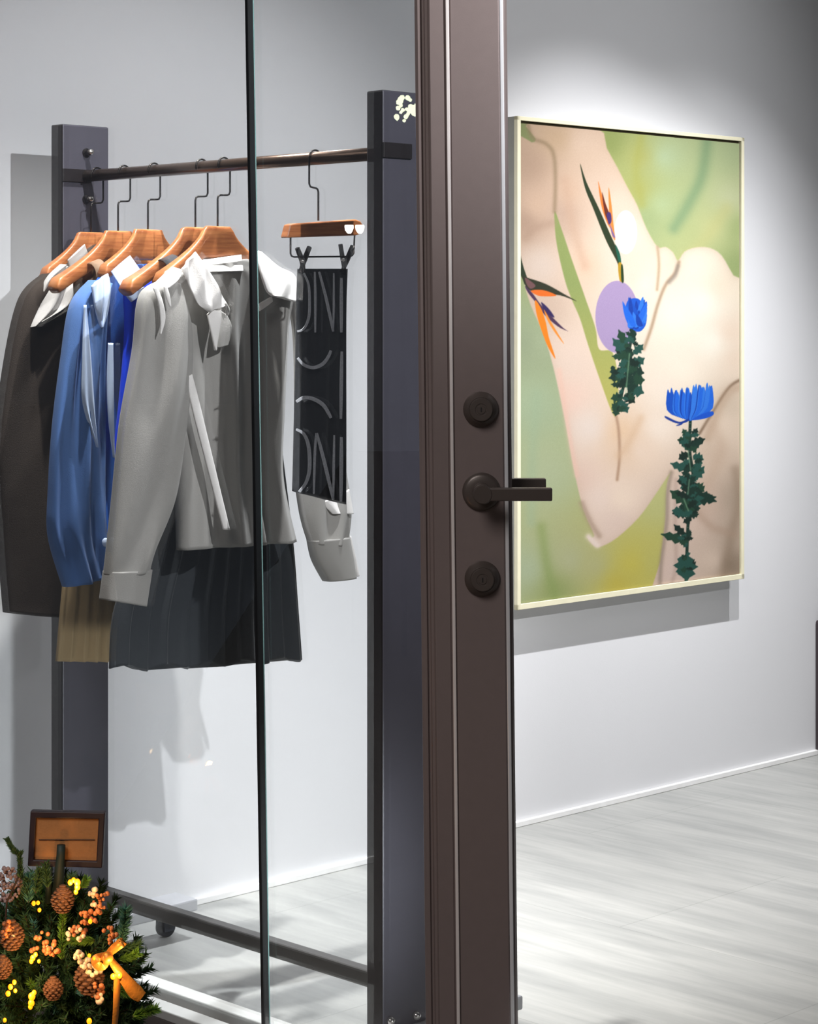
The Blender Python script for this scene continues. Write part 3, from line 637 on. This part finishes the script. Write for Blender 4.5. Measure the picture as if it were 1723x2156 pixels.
ds = sdf(smooth_poly(S, 3), px, py)
al = np.clip(.5-ds/3.0, 0, 1); C = C*(1-al[:, None])+SK*al[:, None]
# darker turning edge of the limbs, as painted
edge = np.where(ds < 0, np.exp(ds/9.0), 0); C = blend(C, (206, 176, 150), .30*edge)
gap = smooth_poly([(1168, 445), (1182, 480), (1205, 548), (1232, 625), (1254, 690), (1262, 735), (1290, 742), (1302, 800), (1300, 866), (1291, 872), (1268, 812), (1240, 730), (1222, 672), (1205, 632), (1190, 590), (1172, 510)])
dg = sdf(gap, px, py); al = np.clip(.5-dg/2.5, 0, 1)
GC = np.array([150, 164, 98.])+np.clip((py-600)/260, 0, 1)[:, None]*np.array([46, 26, 4.]); C = C*(1-al[:, None])+GC*al[:, None]
gr2 = sdf([(1085, 560), (1108, 606), (1118, 650), (1150, 715), (1085, 720)], px, py)
L_ = soft_line
L_(cpts([(1112, 262), (1122, 290), (1150, 303), (1166, 325), (1170, 380), (1168, 445)]), 5, (150, 128, 98), .6)
L_(cpts([(1385, 520), (1388, 560), (1384, 610)]), 3.5, (200, 172, 140), .8)
L_(cpts([(1430, 552), (1422, 575), (1402, 600), (1386, 640), (1372, 690), (1356, 735)]), 4, (176, 146, 116), .75)
L_(cpts([(1428, 560), (1422, 580), (1410, 594)]), 5, (150, 140, 130), .6)
L_(cpts([(1296, 868), (1303, 905), (1305, 960), (1300, 1010)]), 3.5, (186, 150, 122), .85)
L_(cpts([(1303, 960), (1325, 930), (1350, 880)]), 9, (226, 190, 156), .5)
L_(cpts([(1570, 795), (1545, 808), (1528, 826), (1505, 862), (1474, 912)]), 3.5, (120, 96, 74), .8)
L_(cpts([(1570, 812), (1540, 822), (1515, 858), (1490, 920)]), 12, (196, 168, 142), .6)
L_(cpts([(1414, 995), (1406, 1040), (1404, 1100), (1393, 1180), (1390, 1230)]), 5, (160, 142, 126), .7)
L_(cpts([(1424, 1010), (1422, 1100), (1424, 1190), (1414, 1230)]), 5, (190, 164, 148), .5)
L_(cpts([(1226, 1060), (1244, 1100), (1262, 1128)]), 7, (176, 150, 128), .6)
L_(cpts([(1240, 1130), (1250, 1140), (1258, 1148)]), 7, (250, 230, 216), .9)
L_(cpts([(1550, 990), (1556, 1060), (1540, 1130), (1528, 1215)]), 12, (160, 138, 116), .55)
L_(cpts([(1470, 1080), (1500, 1110), (1545, 1125)]), 10, (188, 160, 138), .5)
L_(cpts([(1500, 900), (1520, 940), (1500, 1000), (1470, 1040)]), 14, (206, 178, 154), .4)
L_(cpts([(1190, 380), (1205, 470), (1232, 560)]), 12, (208, 172, 146), .45)
L_(cpts([(1108, 500), (1128, 480), (1162, 470)]), 10, (184, 154, 132), .5)
L_(cpts([(1178, 780), (1196, 900), (1215, 1000)]), 6, (248, 204, 184), .6)
def fillp(poly, col, e=1.6, k=5, smooth=True):
    global C
    pl = smooth_poly(poly, k) if smooth else poly
    xs = [p[0] for p in pl]; ys = [p[1] for p in pl]
    ii = np.where((px > min(xs)-6) & (px < max(xs)+6) & (py > min(ys)-6) & (py < max(ys)+6))[0]
    if not ii.size: return
    d = sdf(pl, px[ii], py[ii]); a = np.clip(.5-d/e, 0, 1)[:, None]; C[ii] = C[ii]*(1-a)+np.array(col, float)*a
def ell(cx, cy, rx, ry, col):
    fillp([(cx+rx*math.cos(a*PI/12), cy+ry*math.sin(a*PI/12)) for a in range(24)], col, 1.8, 2)
ell(1318, 489, 24, 46, (238, 230, 236)); ell(1300, 667, 46, 76, (178, 156, 196))
# strelitzia flowers
fillp([(1222, 345), (1236, 385), (1262, 440), (1284, 490), (1302, 530), (1308, 552), (1306, 568), (1298, 548), (1276, 505), (1250, 440), (1232, 395)], (44, 58, 34))
fillp([(1296, 515), (1306, 535), (1308, 556), (1302, 548)], (30, 96, 74))
fillp([(1260, 382), (1268, 410), (1280, 440), (1290, 470), (1290, 485), (1278, 468), (1266, 430)], (238, 128, 52))
fillp([(1282, 395), (1288, 430), (1292, 470), (1296, 505), (1288, 492), (1283, 450)], (242, 142, 66))
fillp([(1268, 405), (1276, 430), (1285, 455), (1284, 468), (1274, 450)], (104, 44, 30))
fillp([(1278, 450), (1286, 448), (1288, 466), (1282, 472)], (74, 50, 110))
fillp([(1284, 470), (1290, 485), (1296, 500), (1290, 496)], (120, 100, 160))
fillp([(1302, 556), (1310, 556), (1313, 590), (1305, 590)], (190, 150, 40)); fillp([(1308, 560), (1312, 560), (1314, 592), (1309, 592)], (40, 66, 34))
fillp([(1090, 515), (1102, 560), (1112, 592), (1106, 600), (1100, 586), (1090, 560)], (46, 60, 40))
fillp([(1100, 580), (1112, 585), (1150, 598), (1190, 620), (1214, 634), (1180, 622), (1140, 618), (1118, 612), (1108, 604)], (52, 54, 38))
fillp([(1106, 585), (1118, 592), (1128, 602), (1118, 608), (1110, 600)], (120, 84, 84))
fillp([(1118, 612), (1145, 611), (1172, 622), (1150, 624), (1132, 622)], (240, 116, 40))
fillp([(1106, 602), (1122, 618), (1138, 640), (1160, 664), (1186, 690), (1196, 697), (1176, 688), (1148, 664), (1126, 634), (1112, 616)], (78, 54, 84))
fillp([(1140, 636), (1156, 650), (1168, 668), (1158, 664), (1146, 652)], (54, 42, 92))
fillp([(1127, 632), (1140, 650), (1150, 680), (1156, 710), (1170, 755), (1154, 730), (1140, 694), (1130, 660)], (250, 138, 32))
fillp([(1146, 652), (1160, 676), (1174, 700), (1188, 724), (1170, 702), (1154, 676)], (250, 150, 56))
# chrysanthemums: leaves and petals
rp = random.Random(3)
def leaf(x, y, a, l, wd, col):
    wd *= 1.4; l *= 1.08
    ca, sa = math.cos(a), math.sin(a); up = []; dn = []
    K = 7
    for i in range(K+1):
        t = i/K; w_ = wd*math.sin(PI*min(1, t*.9+.08))*(1.0 if i % 2 else .55); up.append((x+ca*l*t-sa*w_, y+sa*l*t+ca*w_)); dn.append((x+ca*l*t+sa*w_, y+sa*l*t-ca*w_))
    fillp(up+dn[::-1], col, 1.5, 2, False)
def spray(path, leaves, cols):
    pp = cpts(path, 6)
    for a, b in zip(pp[:-1], pp[1:]):
        fillp([(a[0]-3.2, a[1]), (a[0]+3.2, a[1]), (b[0]+3.2, b[1]), (b[0]-3.2, b[1])], cols[0], 1.5, 2, False)
    for x, y, a, l, wd in leaves: leaf(x, y, math.radians(a), l, wd, rp.choice(cols))
G = [(28, 56, 46), (36, 70, 52), (24, 46, 38), (40, 84, 74)]
spray([(1334, 690), (1325, 740), (1318, 790), (1305, 850)], [(1322, 735, -115, 42, 9), (1326, 720, -70, 30, 6), (1318, 745, 200, 22, 7), (1330, 770, -30, 30, 10), (1318, 790, 170, 34, 10), (1325, 780, 10, 30, 12), (1322, 815, 20, 34, 13), (1316, 830, 40, 26, 10), (1312, 835, 170, 24, 9), (1305, 850, 150, 18, 8), (1308, 845, 60, 26, 9), (1325, 760, -150, 26, 7), (1335, 745, -45, 26, 8), (1300, 855, 100, 20, 8), (1322, 800, -160, 30, 10), (1328, 800, 0, 28, 12), (1318, 745, 230, 40, 9), (1336, 720, -100, 34, 6), (1290, 770, 80, 26, 6)], G)
spray([(1454, 885), (1453, 950), (1460, 1010), (1450, 1090), (1445, 1225)], [(1450, 930, 190, 22, 8), (1450, 940, 215, 24, 6), (1455, 935, -20, 30, 8), (1455, 945, -40, 30, 7), (1450, 955, 150, 22, 9), (1460, 960, 20, 22, 9), (1462, 1000, -70, 38, 8), (1452, 990, 200, 40, 8), (1460, 1010, -50, 34, 9), (1455, 1020, 160, 22, 8), (1450, 1060, 215, 44, 11), (1452, 1075, 170, 34, 11), (1465, 1040, 20, 44, 10), (1460, 1055, -10, 46, 10), (1465, 1020, 40, 22, 10), (1445, 1080, 190, 28, 10), (1450, 1140, 195, 56, 9), (1445, 1130, 225, 34, 7), (1445, 1180, 150, 16, 10), (1450, 1185, 30, 16, 10), (1440, 1170, 90, 44, 16), (1446, 1170, 90, 50, 18), (1450, 1000, 90, 40, 14), (1462, 1030, 90, 40, 16), (1448, 920, 240, 18, 6), (1458, 920, -60, 20, 6)], G)
for (x, y, a0, n_, sp) in [(1330, 730, 90, 10, 16), (1322, 775, 90, 14, 22), (1318, 815, 90, 14, 20), (1308, 850, 90, 9, 14), (1453, 930, 90, 12, 16), (1458, 985, 90, 12, 18), (1452, 1030, 90, 14, 22), (1452, 1075, 90, 13, 22), (1446, 1140, 90, 8, 14), (1444, 1190, 90, 12, 12)]:
    for i in range(n_):
        leaf(x+rp.uniform(-.35, .35)*sp, y+rp.uniform(-22, 18), math.radians(rp.choice([0, 180])+rp.uniform(-55, 55)), sp*rp.uniform(.7, 1.2), sp*.28, rp.choice(G))
for x0, y0, x1, y1 in [(1326, 745, 1318, 830), (1449, 950, 1455, 990), (1440, 1050, 1450, 1075), (1452, 1010, 1449, 1040)]:
    soft_line([(x0, y0), (x1, y1)], 1.6, (150, 190, 150), .5)
B_ = [(22, 84, 196), (34, 108, 226), (18, 66, 170), (52, 126, 232)]
fillp([(1318, 650), (1322, 634), (1334, 628), (1346, 630), (1355, 642), (1362, 660), (1360, 684), (1348, 698), (1334, 694), (1322, 676)], (28, 92, 208))
for i in range(46):                                                   # closed flower
    a = -PI/2+rp.uniform(-1.0, 1.0); l = rp.uniform(20, 70); x0 = 1338+rp.uniform(-10, 12); y0 = 697-abs(a+PI/2)*12
    x1 = x0+math.cos(a)*l*.55; y1 = y0+math.sin(a)*l
    if x1 > 1361: x1 = 1361
    fillp([(x0-5, y0-6), ((x0+x1)/2-6, (y0+y1)/2), (x1-2, y1), (x1+2, y1+3), ((x0+x1)/2+6, (y0+y1)/2), (x0+5, y0-6)], rp.choice(B_), 1.4, 3)
for i in range(34):                                                   # open flower
    q = i/33; x1 = 1408+q*92+rp.uniform(-3, 3); y1 = (822 if q < .55 else 812)+rp.uniform(-3, 8); x0 = 1453+(q-.5)*34; y0 = 884-abs(q-.5)*10
    mx_ = (x0+x1)/2+(q-.5)*22; my_ = (y0+y1)/2+12
    fillp([(x0-4, y0), (mx_-6, my_), (x1-2, y1), (x1+2, y1+2), (mx_+6, my_), (x0+4, y0)], rp.choice(B_), 1.4, 3)
fillp([(1450, 882), (1430, 888), (1402, 876), (1404, 882), (1428, 892), (1448, 888)], (24, 58, 150)); fillp([(1446, 880), (1436, 894), (1424, 896), (1440, 888)], (24, 58, 150))
fillp([(1478, 872), (1500, 866), (1502, 874), (1482, 882), (1458, 884)], (26, 88, 208))
C = C+np.random.normal(0, 1.6, (px.size, 1))
c01 = np.clip(C/255, 0, 1); clin = np.where(c01 <= .04045, c01/12.92, ((c01+.055)/1.055)**2.4)*.64
o_ = WLOC[pt.name]
co = np.stack([XW.ravel()-o_.x, YW.ravel()-o_.y, ZG.ravel()-o_.z], 1)
me = bpy.data.meshes.new('canvas')
i0 = (np.arange(NZ-1)[:, None]*NX+np.arange(NX-1)[None, :]).ravel()
quads = np.stack([i0, i0+1, i0+1+NX, i0+NX], 1)
me.from_pydata(co.tolist(), [], quads.tolist()); me.update()
ca_ = me.color_attributes.new('paint', 'FLOAT_COLOR', 'POINT')
ca_.data.foreach_set('color', np.concatenate([clin, np.ones((px.size, 1))], 1).astype(np.float32).ravel())
mm = bpy.data.materials.new('painted_canvas'); mm.use_nodes = True; nt = mm.node_tree; b = nt.nodes['Principled BSDF']; b.inputs['Roughness'].default_value = .7; b.inputs['Specular IOR Level'].default_value = .25
at = nt.nodes.new('ShaderNodeAttribute'); at.attribute_name = 'paint'; nt.links.new(at.outputs['Color'], b.inputs['Base Color'])
tc = nt.nodes.new('ShaderNodeTexCoord'); nz = nt.nodes.new('ShaderNodeTexNoise'); nz.inputs['Scale'].default_value = 500; bp = nt.nodes.new('ShaderNodeBump'); bp.inputs['Strength'].default_value = .12; bp.inputs['Distance'].default_value = .001
nt.links.new(tc.outputs['Object'], nz.inputs['Vector']); nt.links.new(nz.outputs['Fac'], bp.inputs['Height']); nt.links.new(bp.outputs[0], b.inputs['Normal'])
me.materials.append(mm)
cv = bpy.data.objects.new('canvas', me); COL.objects.link(cv); cv.parent = pt; WLOC[cv.name] = o_

# ------------------------------------------------------------------ unidentified dark object built as a cabinet, cut by the right edge of the view
# (placed on the back wall beyond the painting)
c0u = WALL_U+.06
v0_, z0_ = pu(1716, 1610, WALL_U); v1_, z1_ = pu(1716, 1305, WALL_U)
ph = thing('stand_in_cabinet', P(WALL_U, v0_+.03, z0_), 'narrow dark box on the wall, stand-in for an unidentified object, cut by the right edge of the photo', 'cabinet')
MB().box(bx(WALL_U, c0u, v0_, v0_+.16, z0_, z1_)).build('stand_in_case', 'dark', ph, bevel=.008)
MB().tube([P(c0u, v0_-.004, z0_+.035), P(c0u, v0_-.012, z0_+.042), P(c0u, v0_-.016, z0_+.034), P(c0u-.02, v0_-.014, z0_+.028)], .002, 8).build('hook', 'wire', ph)  # hook belongs to the stand-in cabinet

# ------------------------------------------------------------------ planter in front of the glass
PYd = 2.62
def q(x, y, d=0): return pY(x, y, PYd+d)
pl = thing('planter_arrangement', (q(120, 2100).x, PYd+.02, -.12), 'bushy conifer arrangement with berries, gold ribbon and warm fairy lights in a planter', 'plant')
pc = Vector((q(90, 2100).x, PYd+.02, 0))
MB().lathe((pc.x, pc.y, -.12), (0, 0, 1), [(.10, 0), (.14, .45), (.15, .47), (.15, .49), (.135, .49), (.13, .46)], 40).build('planter', 'pot', pl, smooth=False)
rr = random.Random(11)
def sprig(mb, base, d, L, nl, n, w_=.0011):
    d = Vector(d).normalized(); pts = []; p = Vector(base); dd = d.copy()
    for i in range(7):
        pts.append(p.copy()); dd = (dd+Vector((rr.uniform(-.12, .12), rr.uniform(-.12, .12), rr.uniform(-.06, .12)))).normalized(); p = p+dd*L/6
    for i in range(n):
        t = (i+rr.random())/n*5.99; k = int(t); f = t-k; b = pts[k].lerp(pts[min(k+1, 6)], f); ax = (pts[min(k+1, 6)]-pts[k]).normalized()
        r_ = Vector((rr.gauss(0, 1), rr.gauss(0, 1), rr.gauss(0, 1))); r_ = (r_-ax*r_.dot(ax)).normalized()
        nd = (r_*.8+ax*.75).normalized()*nl*rr.uniform(.7, 1.15); s = nd.cross(Vector((rr.gauss(0, 1), rr.gauss(0, 1), rr.gauss(0, 1)))).normalized()*w_
        mb.add([b-s, b+s, b+nd], [(0, 1, 2)])
    return pts
def in_bush(): 
    a = rr.uniform(0, 2*PI); return a
fol = {k: MB() for k in ('needle', 'needle2', 'needle3')}; tw = MB()
cx_, cy_, cz_ = q(95, 2110).x, PYd+.035, q(95, 2110).z
for i in range(1000):
    th_ = rr.uniform(0, 2*PI); ph_ = rr.uniform(-.9, 1.45); R_ = .10*rr.uniform(.35, 1.0)
    dirv = Vector((math.cos(th_)*math.cos(ph_), math.sin(th_)*math.cos(ph_), math.sin(ph_)))
    base = Vector((cx_, cy_, cz_))+Vector((dirv.x*R_*1.0, dirv.y*R_*.8, dirv.z*R_*1.15))
    key = rr.choices(['needle', 'needle2', 'needle3'], [.88, .07, .05])[0]
    pts = sprig(fol[key], base, dirv+Vector((0, -.1, .35)), rr.uniform(.022, .045), .0105, 85, .0013)
    tw.tube(pts[::3]+[pts[-1]], .0009, 4)
for (x, y, x2, y2, key, n, nl) in [(130, 2020, 126, 1925, 'needle2', 260, .008), (40, 1800, 12, 1775, 'needle', 200, .006), (44, 1850, 34, 1800, 'needle', 200, .006), (255, 1990, 262, 1915, 'needle3', 300, .012), (60, 1900, 66, 1850, 'needle3', 200, .01), (100, 1870, 96, 1825, 'needle', 160, .009), (150, 1900, 160, 1850, 'needle', 180, .010),
                               (75, 1880, 82, 1835, 'needle', 160, .009), (235, 2080, 282, 2100, 'needle2', 240, .010), (215, 2010, 285, 1990, 'needle', 220, .010), (160, 2090, 190, 2085, 'needle3', 160, .008), (280, 2140, 325, 2128, 'needle2', 200, .010), (55, 1890, 50, 1855, 'needle', 160, .009), (170, 1870, 185, 1855, 'needle2', 120, .008), (200, 1980, 150, 1990, 'needle2', 160, .009), (250, 2020, 290, 2015, 'needle2', 180, .009)]:
    a, b = q(x, y, -.06), q(x2, y2, -.06); pts = sprig(fol[key], a, b-a, (b-a).length*1.1, nl, n*2); tw.tube(pts[::3]+[pts[-1]], .0012, 5)
tw.tube([q(10, 1960, -.05), q(14, 1900, -.05), q(38, 1848, -.055), q(40, 1800, -.06)], .0012, 5)
for k, lb in (('needle', None), ('needle2', 'bright yellow green foliage'), ('needle3', 'blue green foliage')):
    o = fol[k].build('foliage', k, pl); o['kind'] = 'stuff'
    if lb: o['label'] = lb
tw.build('twigs', 'twig', pl)
def cluster(x, y, n, spread, r, m, name, d=-.085):
    mb = MB()
    for i in range(n):
        a = rr.uniform(0, 2*PI); rad = spread*math.sqrt(rr.random()); mb.ball(q(x+rad*math.cos(a), y+rad*math.sin(a)*1.1, d+rr.uniform(-.008, .008)), r*rr.uniform(.7, 1.2), 8, 6)
    mb.build(name, m, pl, smooth=True)
for a in [(195, 1880, 8, 10, .0028), (200, 1905, 5, 8, .0026), (160, 1968, 14, 18, .0028), (165, 2012, 7, 10, .0036), (185, 2030, 14, 20, .0030), (198, 2040, 10, 14, .0028), (20, 1975, 4, 8, .0034), (108, 1995, 6, 10, .0026), (208, 2096, 6, 10, .0028), (212, 2106, 3, 4, .0042)]: cluster(*a, 'berry', 'berry_cluster')
for a in [(190, 1925, 26, 22, .0028), (215, 1895, 16, 18, .0025), (12, 1955, 16, 18, .0030), (90, 1990, 20, 26, .0028), (115, 2000, 12, 14, .0028), (205, 2085, 12, 14, .0028), (165, 1955, 14, 16, .0028), (230, 1970, 12, 16, .0026)]: cluster(*a, 'berry2', 'berry_cluster')
cluster(14, 1862, 120, 34, .0022, 'fluff', 'dried_flower', -.02)
def cone(x, y, s=1.0, ang=0):
    c = q(x, y, -.075); mb = MB()
    for k in range(9):
        t = k/8; r0 = .017*s*math.sin(PI*(.15+.8*t))
        for j in range(9):
            a = 2*PI*j/9+k*.35; p = c+Vector((math.cos(a)*r0, math.sin(a)*r0, (t-.5)*.042*s)); mb.ball(p, .0042*s, 6, 4, (1, 1, .5))
    mb.ball(c, .014*s, 10, 8, (1, 1, 1.5)); mb.build('pine_cone', 'cone', pl, smooth=True)
cone(132, 1892, .7); cone(188, 2055, .9); cone(112, 2080, .6); cone(25, 1968, .75); cone(5, 2035, .6)
for x, y in ((155, 1870), (70, 2010), (45, 2090), (245, 2050)):
    d_ = bpy.data.lights.new('fairy_light', 'POINT'); d_.energy = .2; d_.color = (1, .55, .2); d_.shadow_soft_size = .006
    o = bpy.data.objects.new('fairy_light', d_); COL.objects.link(o); o.location = q(x, y, -.125)
# gold ribbon bow
def ribbon(pts, w_, name='ribbon_loop'):
    vv = []; ff = []; n = 40
    for i in range(n+1):
        x, y, d, ww = crom(pts, i/n); a = crom(pts, min(1, i/n+.02)); b = crom(pts, max(0, i/n-.02)); dx, dy = a[0]-b[0], a[1]-b[1]; l = math.hypot(dx, dy) or 1
        vv += [q(x-dy/l*ww, y+dx/l*ww, d), q(x+dy/l*ww, y-dx/l*ww, d+.006)]
    for i in range(n): ff.append((2*i, 2*i+1, 2*i+3, 2*i+2))
    obj(name, vv, ff, 'ribbon', pl, smooth=True, solid=.0008)
ribbon([(228, 2010, -.10, 6), (252, 1988, -.11, 10), (258, 1984, -.105, 9), (240, 1996, -.10, 8), (222, 2018, -.10, 7)], 10)
ribbon([(225, 2012, -.105, 8), (205, 2022, -.11, 13), (214, 2032, -.108, 12), (228, 2016, -.102, 8)], 10)
ribbon([(226, 2012, -.10, 6), (262, 2060, -.105, 12), (285, 2088, -.10, 16), (300, 2100, -.098, 12)], 10, 'ribbon_tail')
ribbon([(248, 2052, -.11, 8), (246, 2090, -.11, 7), (244, 2130, -.11, 6), (240, 2180, -.108, 5)], 10, 'ribbon_tail')
MB().ball(q(226, 2016, -.11), .007, 12, 8).build('ribbon_knot', 'ribbon', pl, smooth=True)
# fairy light bulbs
for x, y, r_ in [(148, 1858, .0040), (163, 1858, .0050), (163, 1868, .0045), (155, 1853, .0036), (160, 1878, .0036), (71, 1902, .0033), (80, 1901, .0030), (83, 1916, .0030), (190, 1940, .0034), (69, 2017, .0042), (75, 2010, .0034), (66, 2024, .0034), (82, 2024, .0028), (188, 2012, .0028), (198, 2018, .0024), (238, 2056, .0042), (252, 2054, .0042),
                 (22, 2078, .0040), (30, 2068, .0034), (17, 2092, .0040), (32, 2086, .0030), (67, 2098, .0055), (66, 2112, .0050), (72, 2090, .0036), (64, 2120, .0036), (188, 2150, .0042), (10, 2148, .003)]:
    p = q(x, y, -.115); MB().ball(p, r_*.72, 10, 8, (1, 1, 1.2)).build('fairy_light_bulb', 'bulb', pl, smooth=True)

# small framed sign clipped into the planter
sg = thing('sign', tuple(q(140, 1830, -.02)), 'small kraft card sign in a dark frame on a green clip stake', 'sign')
SD = -.02
corn = [(64, 1708), (221, 1711), (215, 1828), (58, 1824)]
def lerpq(a, b, t): return (a[0]+(b[0]-a[0])*t, a[1]+(b[1]-a[1])*t)
cc = (139.5, 1768)
inn = [(cc[0]+(x-cc[0])*k1, cc[1]+(y-cc[1])*k2) for (x, y), k1, k2 in zip(corn, (.84,)*4, (.76,)*4)]
vv = [q(x, y, SD-.006) for x, y in corn]+[q(x, y, SD-.006) for x, y in inn]+[q(x, y, SD-.006)+Vector((0, .012, 0)) for x, y in corn]+[q(x, y, SD-.006)+Vector((0, .012, 0)) for x, y in inn]
ff = []
for k in range(4):
    k2 = (k+1) % 4; ff += [(k, k2, 4+k2, 4+k), (8+k, 12+k, 12+k2, 8+k2), (k, 8+k, 8+k2, k2), (4+k, 4+k2, 12+k2, 12+k)]
obj('frame', vv, ff, 'signf', sg, bevel=.0012)
vv = [q(x, y, SD-.002) for x, y in inn]; vv += [p+Vector((0, .003, 0)) for p in vv]
obj('card', vv, [(0, 1, 2, 3), (7, 6, 5, 4), (0, 4, 5, 1), (1, 5, 6, 2), (2, 6, 7, 3), (3, 7, 4, 0)], 'signc', sg)
MB().box([q(x, y, SD-.0025)+Vector((0, dy, 0)) for x in (82, 200) for dy in (0, -.0008) for y in (1767.5, 1769)]).build('ruled_line', 'signf', sg)
MB().tube([q(129, 1779, SD-.012), q(128, 1800, SD-.012), q(124, 1850, SD-.010), q(120, 1900, SD)], [.0050, .0052, .0062, .007], 10).build('clip_stake', 'stake', sg, smooth=True)
MB().tube([q(104, 1826, SD-.008), q(102, 1900, SD)], .004, 8).build('clip_stake', 'stake', sg, smooth=True)

# ------------------------------------------------------------------ unseen lamps added behind the viewer for the small reflections in the door glass
M['lampw'] = emit('added_lamp_white', (255, 252, 240), 45.0); M['lampy'] = emit('added_lamp_cream', (246, 255, 214), 26.0)
lt = thing('reflected_lamp', (-.229, -3.0, -.12), 'twin headed white lamp added out of view for the reflection over the clip hanger', 'lamp')
MB().tube([(-.229, -3.02, -.12), (-.229, -3.02, 1.62)], .012, 10).tube([(-.251, -3.02, 1.66), (-.229, -3.02, 1.62), (-.207, -3.02, 1.66)], .006, 8).build('added_lamp_pole', 'seal', lt)
for x in (-.251, -.206):
    MB().lathe((x, -3.0, 1.655), (0, 0, 1), [(.008, 0), (.016, .012), (.020, .030), (.017, .036)], 12).build('added_lamp_head', 'lampw', lt)
lg = thing('reflected_lamp', (-.02, -3.0, -.12), 'cream cluster of globes added out of view for the reflection on the near rack upright', 'lamp')
MB().tube([(-.02, -3.03, -.12), (-.02, -3.03, 2.16)], .012, 10).build('added_lamp_pole', 'seal', lg)
gl = MB(); rg = random.Random(5)
for i in range(26):
    a = rg.uniform(0, 2*PI); rad = .052*math.sqrt(rg.random())
    gl.ball((-.02+rad*math.cos(a), -3.0, 2.175+rad*math.sin(a)), rg.uniform(.007, .013), 10, 6)
gl.build('added_globes', 'lampy', lg, smooth=True)
